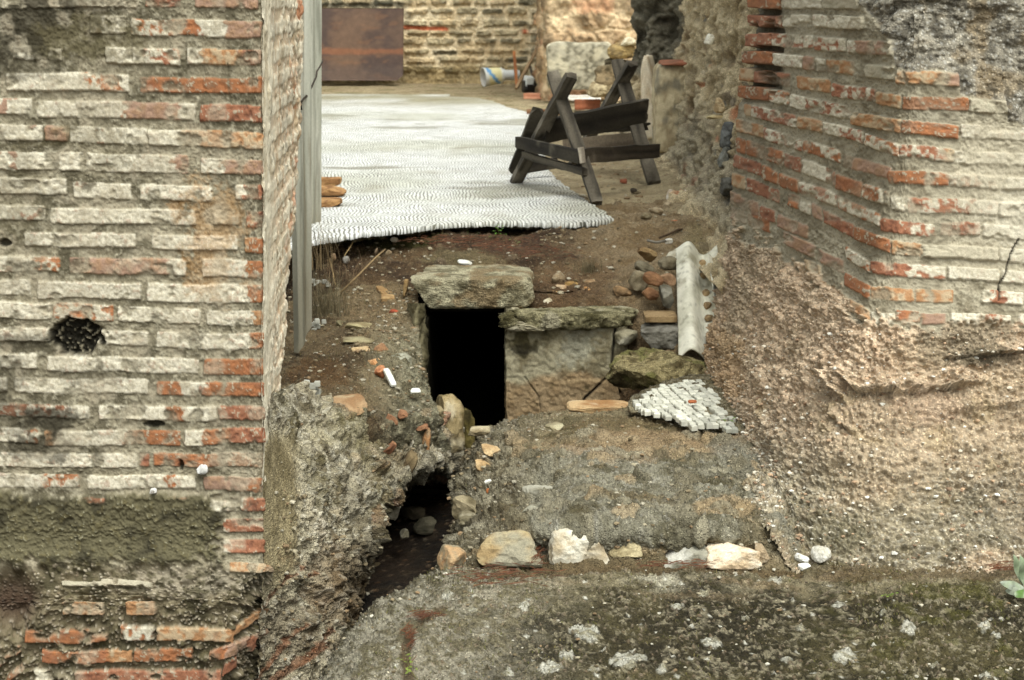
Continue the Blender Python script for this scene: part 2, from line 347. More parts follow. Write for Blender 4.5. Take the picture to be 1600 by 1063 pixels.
def reveal(x):
    P = x.P; na = fbm(P, 9, 3, 2); nb = fbm(P*np.array([1, 1, .35]), 45, 3, 5); nc = fbm(P, 160, 2, 6)
    st = fbm(P*np.array([1, 2.2, .55]), 22, 3, 15)
    d = P[..., 1]-3.8
    col = mix(c(236, 226, 202), c(208, 194, 166), sm(-.3, .6, nb)); col = mix(col, c(186, 148, 110), sm(.15, .5, st)*.6*sm(.1, .5, d+.3*sm(.2,1,-P[...,2]+.6)))
    col = mix(col, c(190, 182, 164), sm(.1, .6, na)*.5); col = mix(col, c(120, 108, 84), sm(.45, .75, nc*.6+nb*.5)*.7)
    # brick courses showing through the thin lime coat
    z = P[..., 2]/.068; fz = np.abs((z+.12*na)%1-.5); bk = sm(.30, .2, fz)
    joint = np.abs(((d+.1*np.floor(z+.5)*1.7)/.21) % 1-.5); bk = bk*sm(.03, .08, joint)
    col = mix(col, mix(c(190, 152, 114), c(206, 188, 156), sm(-.3, .5, nb)), bk*.5*sm(.05, .4, d))
    h = .004*bk*sm(.1, .5, d)+.006*na+.003*nb+.001*nc-.001+.005*sm(.07, .0, d)
    edge = sm(4.3, 5.1, P[..., 1]); h = h+.012*fbm(P, 30, 3, 33)*edge; col = mix(col, c(206, 128, 84), sm(.3, .6, fbm(P, 18, 2, 44))*edge*.8)
    pk = sm(.35, .7, fbm(P, 26, 3, 50)); col = mix(col, MORTD, pk*.3); h = h-.004*pk
    return h, col
rv = []
for y, pf, Yf in ((-200,471,5.12),(0,470,5.1),(200,468,5.04),(300,466,5.0),(400,461,4.88),(500,453,4.68),(600,445,4.5),(660,438,4.36),(760,436,4.3)):
    a0 = W(412.5, y, 3.793); yb = W(pf, y, Yf)
    zt = a0[2]; f = lambda t: np.array([a0[0]+(yb[0]-a0[0])*t, a0[1]+(yb[1]-a0[1])*t, a0[2]])
    rv.append([f(0), f(.33), f(.66), f(1)+np.array([0,0,0]), f(1)+np.array([-.12, .02, 0])])
patch('plastered_side', rv, .0045, reveal, M_BRICK, pier)

# boxes for the bodies of walls (cut back from the faces)
def box_v(x0, x1, y0, y1, z0, z1):
    V = [(x0,y0,z0),(x1,y0,z0),(x1,y1,z0),(x0,y1,z0),(x0,y0,z1),(x1,y0,z1),(x1,y1,z1),(x0,y1,z1)]
    F = [(0,3,2,1),(4,5,6,7),(0,1,5,4),(1,2,6,5),(2,3,7,6),(3,0,4,7)]
    return np.array(V, float), F
V, F = box_v(-3.2, -.74, 3.86, 4.25, -.6, 2.35); V2, F2 = box_v(-3.2, -1.0, 4.26, 5.0, -.6, 2.35); F = F+[tuple(k+8 for k in f) for f in F2]; V = np.concatenate([V, V2]); mesh_obj('wall_core', V, F, MORT, M_ROUGH, pier, False)

# ------------------------------------------------------------ RIGHT BRICK PIER
def chain(t, items):
    """items: list of (x0,y0,x1,y1,kinds)"""
    return [(a, b, d, e, t, k) for a, b, d, e, k in items]
RB = []
RB += chain(19, [(1166,3,1220,4,'O'),(1221,4,1285,5,'W'),(1287,5,1342,5,'G')])
RB += chain(19, [(1165,33,1222,34,'R'),(1223,33,1268,34,'W'),(1273,33,1347,36,[(.8,'V'),(1,'X')])])
RB += chain(20, [(1163,64,1184,64,'R'),(1183,62,1206,62,'R'),(1205,63,1270,66,'M'),(1271,67,1320,69,'M'),(1322,71,1394,76,[(.2,'V'),(.8,'P'),(1,'X')])])
RB += chain(20, [(1159,90,1208,92,'O'),(1209,94,1255,97,'V'),(1256,98,1274,99,'P'),(1275,101,1290,102,'V'),(1290,102,1333,106,'T'),(1335,108,1398,114,'G'),(1400,120,1500,124,[(.8,'T'),(1,'P')])])
RB += chain(20, [(1152,115,1177,118,'T'),(1177,120,1232,126,'R'),(1243,128,1298,135,'T'),(1300,140,1368,149,'M'),(1369,153,1406,160,'T'),(1408,162,1512,163,'O'),(1512,164,1576,167,'G')])
RB += chain(20, [(1152,142,1202,149,'O'),(1203,150,1232,155,'N'),(1233,157,1262,162,'V'),(1259,161,1327,176,'M'),(1329,184,1408,199,'T'),(1408,199,1499,207,'O'),(1502,205,1660,212,'V')])
RB += chain(19, [(1164,172,1176,174,'T'),(1177,174,1246,190,'M'),(1248,190,1284,197,'T'),(1286,198,1350,215,[(.4,'V'),(1,'M')]),(1352,217,1405,236,'N'),(1405,236,1491,243,[(.8,'M'),(1,'T')]),(1491,245,1660,252,'V')])
RB += chain(19, [(1150,197,1196,207,'T'),(1196,209,1222,217,'M'),(1223,217,1254,228,'M'),(1255,228,1315,246,'N'),(1318,252,1392,270,'P'),(1387,276,1484,280,'O'),(1486,280,1660,292,[(.4,'M'),(1,'V')])])
RB += chain(22, [(1150,226,1166,231,'O'),(1167,231,1225,249,'O'),(1225,250,1252,260,'R'),(1254,261,1304,279,[(.7,'W'),(1,'R')]),(1306,283,1347,297,'O'),(1348,298,1390,312,'N'),(1392,316,1430,320,'V'),(1418,319,1558,325,'M'),(1560,326,1660,332,'V')])
RB += chain(20, [(1143,250,1190,267,'R'),(1191,269,1216,280,'O'),(1218,281,1247,293,'O'),(1248,295,1308,312,'M'),(1310,315,1378,346,'N'),(1377,353,1461,359,[(.6,'R'),(1,'M')]),(1470,358,1534,358,'R'),(1537,360,1660,368,'V')])
RB += chain(20, [(1141,280,1164,289,'T'),(1165,289,1217,308,'R'),(1231,312,1247,319,'O'),(1248,320,1266,328,'V'),(1267,328,1284,337,'P'),(1285,337,1333,362,'R'),(1335,364,1392,386,'O'),(1393,387,1442,391,'T'),(1443,392,1560,398,'G'),(1561,398,1660,404,'V')])
RB += chain(19, [(1140,308,1160,316,'P'),(1158,318,1185,330,'P'),(1186,331,1210,341,'R'),(1214,345,1262,364,'P'),(1320,395,1360,417,'N'),(1361,417,1476,428,[(.5,'R'),(1,'M')]),(1479,428,1561,431,'V'),(1563,432,1660,437,'V')])
RB += chain(19, [(1138,330,1165,341,'P'),(1166,342,1202,356,'O'),(1225,370,1275,395,'P'),(1277,397,1317,419,'P'),(1319,436,1360,456,'O'),(1361,456,1428,461,'T'),(1430,461,1490,463,'T'),(1535,463,1600,468,[(.2,'V'),(.5,'R'),(1,'V')])])
RB += chain(17, [(1260,412,1284,424,'T'),(1284,447,1360,492,'T'),(1361,494,1398,497,'V'),(1399,492,1438,494,'O'),(1440,497,1480,498,'P'),(1486,497,1580,502,[(.5,'V'),(1,'M')])])
_r = random.Random(9)
for _y in (212, 252, 292, 332, 368, 404, 437, 470, 502):
    _x = 1663 if _y < 500 else 1590
    while _x < 2040:
        _w = _r.uniform(70, 170); RB.append((_x, _y+.02*(_x-1663), _x+_w, _y+.02*(_x+_w-1663), 19, _r.choice(['V', 'V', 'M', 'W', 'N', 'O']))); _x += _w+_r.uniform(3, 8)
def bound(px):   # lower limit of the visible brickwork
    return np.interp(px, [1100,1145,1200,1250,1300,1360,1480,1700], [330,352,378,425,452,503,507,512])
def rockedge(px): # upper right: exposed wall core starts above this line
    return np.interp(px, [1330,1345,1350,1388,1396,1410,1470,1500,1502,1572,1576,1700], [-60,8,22,62,104,110,112,116,150,158,192,202])
def right_face(x):
    q = x.q; P = x.P; na, nb, nc = noises(q, 103)
    col = mix(c(162, 153, 132), c(126, 117, 97), sm(-.4, .7, na)); col = mix(col, MORTL, sm(.0, .8, nb)*.5); col = mix(col, MORTD*.8, sm(.35, .8, nc)*.5)
    h = -.004+.0025*nb+.002*nc+.003*na
    # deeply raked joints at the far edge
    dk = sm(1228, 1200, x.px+6*na)*sm(165, 140, x.py); h = h-.05*dk
    sd_ = sm(1420, 1380, x.px)
    k = lay_bricks(x, RB, col, h, .0005, .0055, 21)
    col = mix(col, DARK*1.3, dk*(1-k)*.6)
    col = stains(x, col, [(1560,240,80,70,.7,CREAM2),(1545,300,70,50,.6,CREAM2),(1560,390,80,60,.5,CREAM2),(1310,320,60,40,.25,MORTL),(1450,180,70,30,.3,GREY),(1590,340,60,60,.35,CREAM)], 170)
    d, _ = pl_dist(x, [(1592,374),(1578,398),(1572,425),(1562,444),(1560,470)]); col = mix(col, DARK, sm(2.0, .6, d+nb*.6)); h = h-.008*sm(2.2, .5, d)
    # rough reddish render on the swelling base
    b = x.py-bound(x.px)+16*na+12*nb*(1+sd_); rk = sm(-6, 10, b)
    g1, gi = speck(P, 105, 61, .5); g2, gj = speck(P, 52, 71, .42); f1, f2, ii = worley(P*16, 87)
    fr = fbm(P, 8, 4, 14); fr2 = fbm(P, 40, 4, 18)
    rc = mix(c(206, 182, 154), c(172, 148, 122), sm(-.5, .6, fr2)); rc = mix(rc, mix(c(206, 190, 166), c(104, 88, 68), gi), g1*.6)
    ba, bb, bc_ = fbm(P, 5, 4, 114), fbm(P, 14, 4, 115), fbm(P, 90, 3, 116)
    low = sm(640, 800, x.py+60*ba+30*bb-.35*(x.px-1500)*sm(1500,1650,x.px)); lowl = sm(1330, 1160, x.px-.3*(x.py-700)+60*ba)*sm(600, 700, x.py+30*bb)
    gcol = mix(c(166, 156, 132), c(108, 100, 80), sm(-.3, .5, bc_+.4*bb)); gcol = mix(gcol, mix(c(218, 212, 196), c(120, 106, 86), gi), g1*.7)
    rc = mix(rc, gcol, np.clip(low*sm(.7, -.25, ba)+lowl*.5, 0, 1)*.9); rc = mix(rc, c(142, 130, 106), sm(.0, .6, fbm(P, 3, 4, 121))*.4)
    rc = mix(rc, c(172, 152, 118), sm(.2, .6, bb)*.5*sm(560, 640, x.py)*sm(820, 740, x.py))
    rc = stains(x, rc, [(1500,530,110,45,.7,c(120,110,90)),(1540,560,60,20,.5,c(70,62,46)),(1420,560,60,40,.3,c(160,140,112)),(1460,640,70,40,.5,c(176,150,126)),(1130,560,40,80,.45,c(150,118,76)),(1250,840,110,60,.5,c(92,88,66)),(1580,800,90,60,.4,c(90,84,68)),(1400,860,160,30,.35,c(104,96,74))], 270)
    rc = mix(rc, c(84, 72, 54), sm(.5, .85, -bc_-.2*fr2)*.35)
    ly = fbm(P*np.array([1, 1, 3.6]), 6, 4, 119); rh = .004+.010*fr+.010*fr2+.0065*g1+.008*g2+.006*sm(.5, .1, f1)+.018*ly+.006*fbm(P, 110, 2, 120)
    rh = ledge(x, rh, [(1296,574),(1304,600),(1312,614),(1322,590),(1336,610),(1410,614),(1490,606)], .045, 16)
    rh = ledge(x, rh, [(1480,560),(1540,556),(1600,548),(1650,545)], .028, 9)
    rh = ledge(x, rh, [(1530,640),(1600,632),(1700,628)], .02, 8)
    rh = ledge(x, rh, [(1455,745),(1510,746)], .014, 5)
    rh = ledge(x, rh, [(1305,655),(1320,668)], .02, 8)
    col = mix(col, rc, rk); h = h*(1-rk)+rk*rh
    # exposed core
    e = rockedge(x.px)-x.py+4*na+3*nb; ek = sm(-1, 3, e)
    lay = fbm(P*np.array([1, 1, 3.2]), 9, 4, 300)
    cc = mix(c(146, 139, 124), c(98, 92, 80), sm(-.4, .5, fbm(P, 30, 4, 301))); cc = mix(cc, c(206, 204, 196), g1*sm(.3, .8, gi)*.4); cc = mix(cc, c(132, 114, 86), sm(.2, .6, fbm(P, 14, 3, 302))*.6)
    cc = mix(cc, c(60, 55, 46), sm(.25, .6, -fbm(P, 50, 3, 303))*.6)
    col = mix(col, cc, ek); h = h*(1-ek)+ek*(-.008+.016*lay+.014*sm(.5, .1, f1)-.0007*np.clip(e, 0, 90)+.006*g2)
    return h, col
def split_mat(o, m2):
    """second material below the brickwork"""
    V, N, PX, PY = SURF['brick_and_render_face']; o.data.materials.append(m2)
    low = (PY > bound(PX)+4)|(PY < rockedge(PX)-2); nv, nu = PX.shape; lf = low[:-1, :-1].ravel(); k = len(o.data.polygons); ix = np.zeros(k, np.int32); ix[:len(lf)] = lf; o.data.polygons.foreach_set('material_index', ix)
CR = [
 [(1170,-200,5.9),(1232,-200,5.3),(1302,-200,4.8),(1372,-200,4.45),(1412,-200,4.3),(1500,-200,4.27),(1760,-200,4.27)],
 [(1164,0,5.9),(1228,0,5.3),(1300,0,4.78),(1368,0,4.43),(1410,0,4.27),(1500,0,4.24),(2060,0,4.24)],
 [(1150,200,5.9),(1215,200,5.25),(1290,200,4.75),(1365,200,4.4),(1408,200,4.25),(1500,200,4.22),(2060,200,4.22)],
 [(1137,370,5.86),(1202,385,5.2),(1272,395,4.7),(1342,400,4.37),(1380,400,4.2),(1480,400,4.17),(2060,400,4.17)],
 [(1124,460,5.8),(1185,480,5.1),(1252,490,4.62),(1318,492,4.3),(1362,490,4.15),(1480,490,4.12),(2060,490,4.12)],
 [(1106,545,5.65),(1150,590,5.0),(1215,605,4.5),(1285,600,4.2),(1340,598,4.08),(1470,598,4.05),(2060,600,4.05)],
 [(1103,585,5.42),(1148,655,4.8),(1205,720,4.3),(1265,750,4.02),(1322,755,3.94),(1470,755,3.9),(2060,760,3.9)],
 [(1108,612,5.25),(1142,688,4.67),(1200,795,3.98),(1250,874,3.83),(1322,886,3.78),(1470,889,3.76),(2060,896,3.74)],
 [(1105,640,5.2),(1138,710,4.62),(1190,820,3.9),(1240,905,3.74),(1322,925,3.68),(1470,930,3.66),(2060,935,3.65)],
]
pier2 = thing('brick_pier', (1.5, 5.0, 0), 'splayed brick wall end on the right, orange courses above a swollen pinkish rendered base', 'brick wall')
patch('brick_and_render_face', [[W(*p) for p in r] for r in CR], .0037, right_face, M_BRICK, pier2); bf = bpy.data.objects[[o.name for o in pier2.children][0]]; split_mat(bf, M_GRIT)
V, F = box_v(1.16, 3.2, 4.42, 5.7, -.1, 2.3); mesh_obj('wall_core', V, F, MORT, M_ROUGH, pier2, False)

# ------------------------------------------------------------ GROUND
def earth(x, base=(118, 94, 66), dark=(78, 58, 38), light=(150, 130, 98), s=400, amp=.012):
    P = x.P; a = fbm(P, 5, 4, s); b = fbm(P, 25, 4, s+1); d = fbm(P, 90, 3, s+2); g1, gi = speck(P, 70, s+5, .30)
    col = mix(c(*base), c(*dark), sm(-.3, .5, a+.3*b)); col = mix(col, c(*light), sm(.0, .7, b)*.5); col = mix(col, c(*dark)*.7, sm(.3, .7, d)*.5)
    col = mix(col, mix(c(186, 174, 148), c(120, 88, 60), gi), g1*sm(.25, .6, gi)*.8)
    return amp*(a*1.2+b*.6)+.004*d+.006*g1, col
def slabtop(x):
    P = x.P; q = x.q
    a = fbm(P, 4, 4, 500); b = fbm(P, 18, 4, 501); d = fbm(P, 70, 4, 502); e_ = fbm(P, 190, 2, 503); g1, gi = speck(P, 85, 505, .36); g2, gj = speck(P, 38, 515, .27)
    h0, col = earth(x, (140, 128, 100), (112, 98, 70), (172, 160, 130), 520, .006)
    # rubble concrete of the ledge: greyish crust in the middle, sandy behind
    crust = sm(.25, -.15, np.maximum(np.abs((x.px-1000)/190), np.abs((x.py-785)/75))-1+.3*a+.2*b)
    gc = mix(c(150, 146, 128), c(98, 94, 76), sm(-.4, .5, b+.4*d)); gc = mix(gc, c(200, 196, 182), sm(.35, .8, d)*.6); gc = mix(gc, mix(c(192,186,168), c(120,112,92), gi), g1*.5)
    col = mix(col, gc, crust*.85); col = mix(col, mix(c(150, 134, 100), c(100, 84, 56), sm(-.3,.4,d)), sm(.05, .5, fbm(P, 7, 4, 590))*.6); col = mix(col, c(78, 70, 44), sm(.2, .6, fbm(P, 11, 4, 591))*.55)
    sand = sm(.3, -.2, np.hypot((x.px-1010)/150, (x.py-705)/28)-1+.3*b); col = mix(col, c(162, 136, 104), sand*.6)
    edge = sm(860, 760, x.px+40*a)*sm(650, 700, x.py)*sm(900, 860, x.py); ec = mix(c(140, 132, 110), c(74, 64, 44), sm(-.3, .4, b+.5*d)); ec = mix(ec, c(180, 172, 150), sm(.3, .7, d)*.5)
    col = mix(col, ec, edge*.9)
    tan = sm(.25, -.1, np.hypot((x.px-1128)/46, (x.py-808)/14)-1+.2*b); col = mix(col, c(172, 150, 116), tan*.8)
    gut = sm(26, 12, pl_dist(x, [(1120,700),(1170,750),(1200,800),(1235,850)])[0]+5*b); col = mix(col, c(138, 134, 118), gut*.7)
    # stones bedded in the rubble concrete
    wq = P+.02*np.stack([fbm(P, 10, 2, 5), fbm(P, 10, 2, 6), fbm(P, 10, 2, 7)], -1); e1, e2, ei = worley(wq*np.array([15, 15, 15]), 595); es = sm(.04, .14, e2-e1)*sm(.52, .60, ei+.25*sm(860, 720, x.px)); nofs = sm(896, 870, x.py)*sm(648, 690, x.py+20*b)
    ec2 = mix(mix(c(172, 164, 140), c(118, 108, 84), (ei*13) % 1), c(92, 84, 62), sm(.0, .6, d+.5*b)*.6); ec2 = mix(ec2, c(176, 150, 112), sm(.75, .8, (ei*29) % 1)*.6); col = mix(col, ec2, es*nofs*.75); col = mix(col, c(70, 62, 42), (1-sm(.0, .10, e2-e1))*nofs*sm(.4, .5, ei)*.6)
    stone_h = es*nofs*(.012+.012*((ei*17) % 1))*sm(.75, .3, e1)
    # foreground slab
    fs = sm(866, 892, x.py+13*b+10*a); fc = mix(c(84, 76, 50), c(50, 44, 28), sm(-.35, .5, a+.5*b)); fc = mix(fc, mix(c(160, 148, 118), c(110, 100, 74), sm(-.3, .4, b+.4*d)), sm(950, 890, x.py+22*a+14*b)*.8); fc = mix(fc, c(158, 148, 122), sm(-.05, .5, d+.5*e_+.35*b-.25)*.75)
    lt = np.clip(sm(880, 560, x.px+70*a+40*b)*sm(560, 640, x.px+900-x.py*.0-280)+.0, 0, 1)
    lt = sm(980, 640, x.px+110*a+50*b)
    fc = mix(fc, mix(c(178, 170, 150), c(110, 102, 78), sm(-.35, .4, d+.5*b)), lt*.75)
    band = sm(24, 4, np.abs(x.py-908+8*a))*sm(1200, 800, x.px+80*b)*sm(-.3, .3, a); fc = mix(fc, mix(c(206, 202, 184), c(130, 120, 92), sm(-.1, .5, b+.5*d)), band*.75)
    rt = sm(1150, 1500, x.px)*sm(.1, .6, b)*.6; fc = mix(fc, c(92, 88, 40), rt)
    fc = mix(fc, c(150, 130, 100), sm(.2, .6, fbm(P*np.array([1, 3, 1]), 6, 4, 560))*.55*sm(1350, 1200, np.abs(x.px-1250)+900)*sm(960, 900, x.py))
    fc = mix(fc, c(58, 54, 28), sm(.3, .7, -d-.2*e_)*.7); fc = mix(fc, mix(c(214, 206, 188), c(140, 120, 96), gi), g1*sm(.62, .8, gi)*.9)
    fc = mix(fc, c(216, 212, 196), g2*sm(.86, .9, gj)*.9)
    lh = np.zeros_like(a)
    for lx, ly, lr in ((1058,949,10),(978,1037,20),(1000,1030,10),(916,995,20),(900,988,11),(1112,1006,13),(1321,1023,14),(1418,979,11),(1311,946,9),(820,948,9),(794,1052,7),(1538,980,8),(1556,996,7),(1541,1056,9),(930,1048,10),(885,1027,12),(1035,1049,9),(860,1044,14),(1250,982,7),(1380,960,5),(1165,965,6),(1230,1030,8),(1460,1040,6),(740,955,7),(700,930,9),(1100,925,7),(1210,905,8)):
        r = np.hypot((x.px-lx)/lr, (x.py-ly)/(lr*.62))+.5*b+.25*d; lh = np.maximum(lh, sm(1.1, .85, r))
    fc = mix(fc, mix(c(206, 202, 186), c(150, 144, 120), sm(-.15, .45, d+.3*e_)), lh*.85)
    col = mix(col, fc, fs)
    # earth filled joints
    for pts, wd in (([(745,900),(880,893),(1000,885),(1120,888),(1250,895)], 9), ([(640,1063),(632,1020),(640,990),(668,965),(690,950)], 9), ([(700,880),(790,885),(860,880)], 7)):
        dd, _ = pl_dist(x, pts); jk = sm(wd, wd*.3, dd+6*b+3*d); col = mix(col, c(92, 74, 48), jk*.8); h0 = h0-.008*jk
    dirt = sm(20, 4, np.abs(x.py-874+.0*x.px+6*a))*sm(1250,1150,x.px)*sm(700, 760, x.px); col = mix(col, c(104, 90, 64), dirt*.6)
    foot = sm(.0, .5, 1-np.abs(x.py-896)/14+.4*b)*sm(1240, 1300, x.px); col = mix(col, c(96, 78, 54), foot*.6)
    h = h0+.004*b+.0035*d+crust*(.010+.006*d+.016*fbm(P, 9, 4, 580))+(1-fs)*.012*fbm(P, 6, 4, 581)+edge*(.016*b+.022*fbm(P, 9, 3, 540)+.007*d)+fs*(.003*g1+.004*lh)+.003*g1
    dq = pl_dist(x, [(860,735),(845,770),(838,810),(850,850)])[0]; col = mix(col, c(150,146,128), sm(14, 4, dq+8*b)*.6)
    h = h+stone_h
    h = h+.03*sm(10, 24, x.px-(858+14*a+10*b))*crust*.6
    # crumbly left lip above the channel
    lip = sm(90, 0, x.px-np.interp(x.py, [650,700,760,830,870,930,990,1063], [800,735,700,698,688,640,552,512])); h = h+lip*(.018*fbm(P, 13, 3, 570)+.008*b)
    lc = mix(c(150, 144, 126), c(84, 78, 60), sm(-.3, .5, d+.4*b)); col = mix(col, lc, lip*.7)
    return h, col
def zr(L):
    r = [Wz(*p) for p in L]; d0 = r[0].copy()+np.array([.03, .03, 0]); d0[2] = -.50; return [d0]+r
GR = [
 zr([(790,668,-.16),(812,655,-.02),(850,648,.07),(890,642,.09),(985,636,.10),(1090,640,.10),(1200,640,.10),(2030,640,.10)]),
 zr([(752,705,-.12),(768,692,-.01),(800,680,.05),(880,672,.085),(985,668,.10),(1090,668,.10),(1230,668,.10),(2060,668,.10)]),
 zr([(722,765,-.12),(736,742,-.02),(780,728,.04),(870,722,.085),(985,722,.09),(1100,722,.09),(1250,722,.09),(2080,722,.09)]),
 zr([(722,815,-.12),(732,792,-.04),(775,780,.02),(855,770,.075),(985,772,.085),(1110,774,.08),(1265,775,.07),(2095,775,.07)]),
 zr([(712,862,-.12),(726,846,-.03),(770,834,.035),(850,826,.09),(985,826,.09),(1120,828,.075),(1280,832,.04),(2110,832,.03)]),
 zr([(668,920,-.10),(684,902,-.01),(745,880,.012),(850,868,.015),(985,868,.015),(1120,872,.01),(1300,880,0),(2130,880,0)]),
 zr([(566,985,-.10),(588,965,-.01),(700,945,.012),(850,945,.015),(985,945,.01),(1130,945,0),(1330,945,0),(2160,945,0)]),
 zr([(500,1085,-.10),(520,1062,-.01),(690,1040,.01),(850,1040,.01),(985,1040,.01),(1150,1040,0),(1360,1040,0),(2190,1040,0)]),
 zr([(480,1200,-.10),(505,1180,-.01),(660,1180,0),(850,1180,0),(985,1180,0),(1170,1180,0),(1400,1180,0),(2230,1180,0)]),
 zr([(440,1500,-.10),(465,1480,-.01),(640,1480,0),(850,1480,0),(985,1480,0),(1170,1480,0),(1400,1480,0),(2230,1480,0)]),
]
tag(patch('ground', GR, .0052, slabtop, M_ROUGH), kind='structure')
# channel floor and open country round it
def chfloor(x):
    h, col = earth(x, (54, 42, 30), (30, 24, 17), (78, 64, 46), 600, .012); return h, col  # soil colour darkened to carry the shade down in the channel
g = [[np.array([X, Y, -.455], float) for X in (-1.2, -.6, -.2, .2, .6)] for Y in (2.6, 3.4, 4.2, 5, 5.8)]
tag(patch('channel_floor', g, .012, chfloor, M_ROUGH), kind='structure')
def big(x):
    return earth(x, (124, 104, 74), (92, 76, 50), (156, 140, 108), 640, .03)
ys = [-6, 0, 2.5, 3.2, 4, 5, 6.3, 6.9, 7.6, 9, 14, 20, 30, 60]
g = [[np.array([X, Y, (-.48 if (Y < 6.6 or (abs(X) < 1 and Y < 19)) else (.36 if Y > 7 else .1))], float) for X in (-60, -12, -5, -2, -.8, 0, .8, 2, 5, 12, 60)] for Y in ys]
tag(patch('terrain', g, .25, big, M_ROUGH), kind='structure')

# left bank of the channel
def bank(x):
    P = x.P; a = fbm(P, 5, 4, 700); b = fbm(P, 16, 4, 701); d = fbm(P, 60, 4, 702); g1, gi = speck(P, 75, 703, .36)
    wp = P+.02*np.stack([fbm(P, 9, 2, 710), fbm(P, 9, 2, 711), fbm(P, 9, 2, 712)], -1)
    f1, f2, i = worley(wp*np.array([13, 13, 17]), 715); st = sm(.04, .20, f2-f1); dome = sm(.75, .15, f1)
    col = mix(c(184, 174, 148), c(112, 102, 80), sm(-.3, .6, b+.4*d)); col = mix(col, c(220, 212, 190), sm(.15, .6, d+.3*a)*.7)
    sc_ = mix(c(178, 170, 150), c(120, 112, 92), i); sc_ = mix(sc_, c(176, 124, 92), sm(.95, .97, i)); sc_ = mix(sc_, c(178, 158, 126), sm(.75, .8, i)*sm(.95, .9, i))
    sc_ = mix(sc_, c(80, 74, 56), sm(-.1, .6, b+.4*d)*.6)
    pick = sm(.35, .5, i)*sm(560, 470, 1000-x.px*1.0+.3*(x.py-800)*0) ; pick = sm(.45, .55, i)*sm(470, 590, x.px+20*a)*.9; rdg = 1-np.abs(fbm(wp, 11, 4, 741))*1.6
    col = mix(col, sc_, st*pick*.85); col = mix(col, c(56, 50, 36), (1-st)*pick*.5)
    col = mix(col, c(92, 84, 46), sm(.2, .6, a+.4*b)*.45); col = mix(col, mix(c(200,194,176), c(110,96,76), gi), g1*.4)
    # damp smooth fillet beside the brick corner
    fl = sm(34, 10, x.px-np.interp(x.py, [640,760,880,920], [436,440,445,425]))*sm(660, 700, x.py)*sm(960, 880, x.py); col = mix(col, mix(c(176, 160, 122), c(140, 126, 92), sm(-.3,.4,b)), fl*.9)
    col = stains(x, col, [(520,900,70,90,.45,c(118,90,60)),(455,990,60,70,.5,c(90,74,54)),(560,880,40,60,.5,c(80,68,46)),(600,720,50,40,.25,c(150,134,104)),(600,850,40,60,.4,c(84,78,64)),(540,670,60,40,.3,c(150,140,100))], 770)
    for X0, Y0_, X1, Y1_, t, cc in ((410,948,452,902,11,RED2),(455,903,474,888,10,RED2),(396,1062,452,1005,15,RED),(450,1000,478,975,10,RED),(430,1062,505,1010,20,RED),(490,1015,512,985,16,RED2),(478,905,496,895,8,ORNG),(462,940,470,930,8,RED2)):
        dd = pl_dist(x, [(X0, Y0_), (X1, Y1_)])[0]; kk = sm(t/2+1, t/2-3, dd+3*b+3*d+2); col = mix(col, mix(cc, c(150, 104, 72), np.array(.6))*(.75+.2*d[..., None]), kk*.75); a = a+.0
    h = .018*b+.012*d+.014*a+pick*st*.022*dome*(.5+i)+.004*g1+.03*(rdg-.5)*sm(430, 500, x.px)
    h = h*(1-.75*fl)*np.maximum(sm(400, 445, x.px), sm(890, 960, x.py)); return h, col
BK = [
 [(410,622,3.83),(440,608,4.35),(478,598,4.62),(530,640,4.8),(600,645,4.97),(668,640,5.22),(704,652,5.6),(730,660,6.0)],
 [(410,690,3.815),(450,670,4.2),(495,655,4.52),(556,690,4.72),(612,712,4.92),(672,700,5.14),(704,712,5.42),(735,705,6.0)],
 [(410,790,3.812),(468,770,4.07),(515,760,4.33),(572,770,4.58),(625,758,4.84),(676,724,5.1),(705,738,5.45),(735,745,6.0)],
 [(412,890,3.815),(475,870,4.0),(525,855,4.2),(575,850,4.45),(588,795,5.15),(640,765,6.0),(690,760,6.3),(735,780,6.0)],
 [(402,985,3.835),(466,965,3.96),(520,945,4.1),(545,905,4.28),(572,878,4.95),(592,850,5.5),(640,830,6.2),(735,830,6.0)],
 [(390,1140,3.79),(450,1130,3.85),(500,1120,3.9),(518,1015,4.05),(546,980,4.6),(578,935,5.1),(598,895,5.5),(735,880,5.9)],
]
tag(patch('channel_bank', [[W(*p) for p in r] for r in BK], .0042, bank, M_ROUGH), kind='structure')

# earth shelf left of the opening
def shelf(x):
    h, col = earth(x, (122, 104, 76), (76, 62, 42), (154, 138, 106), 800, .018)
    P = x.P; b = fbm(P, 30, 4, 810)
    k = sm(560, 640, x.px+30*b)*sm(480, 540, x.py); col = mix(col, mix(c(150, 146, 122), c(96, 92, 72), sm(-.3, .4, b)), k*.8); h = h+.012*b*k
    col = stains(x, col, [(500,590,50,30,.6,c(104,76,46)),(520,540,60,40,.4,c(84,68,46)),(600,560,40,60,.35,c(150,140,112))], 830)
    return h, col
SH = [
 [(430,462,6.5),(500,455,6.45),(560,445,6.4),(610,440,6.3),(652,452,6.2)],
 [(430,500,6.1),(500,492,6.1),(560,482,6.1),(612,478,6.05),(654,482,6.0)],
 [(430,550,5.6),(500,540,5.65),(560,522,5.7),(612,512,5.75),(656,520,5.78)],
 [(430,605,5.05),(500,592,5.15),(560,572,5.3),(615,562,5.4),(662,575,5.5)],
 [(425,645,4.7),(495,630,4.8),(548,628,4.95),(618,620,5.12),(672,618,5.34)],
 [(420,680,4.45),(480,655,4.6),(540,665,4.75),(615,672,4.92),(690,648,5.2)],
 [(420,760,4.4),(480,740,4.6),(540,740,4.78),(615,740,4.98),(700,700,5.25)],
]
tag(patch('earth_shelf', [[W(*p) for p in r] for r in SH], .006, shelf, M_ROUGH), kind='structure')

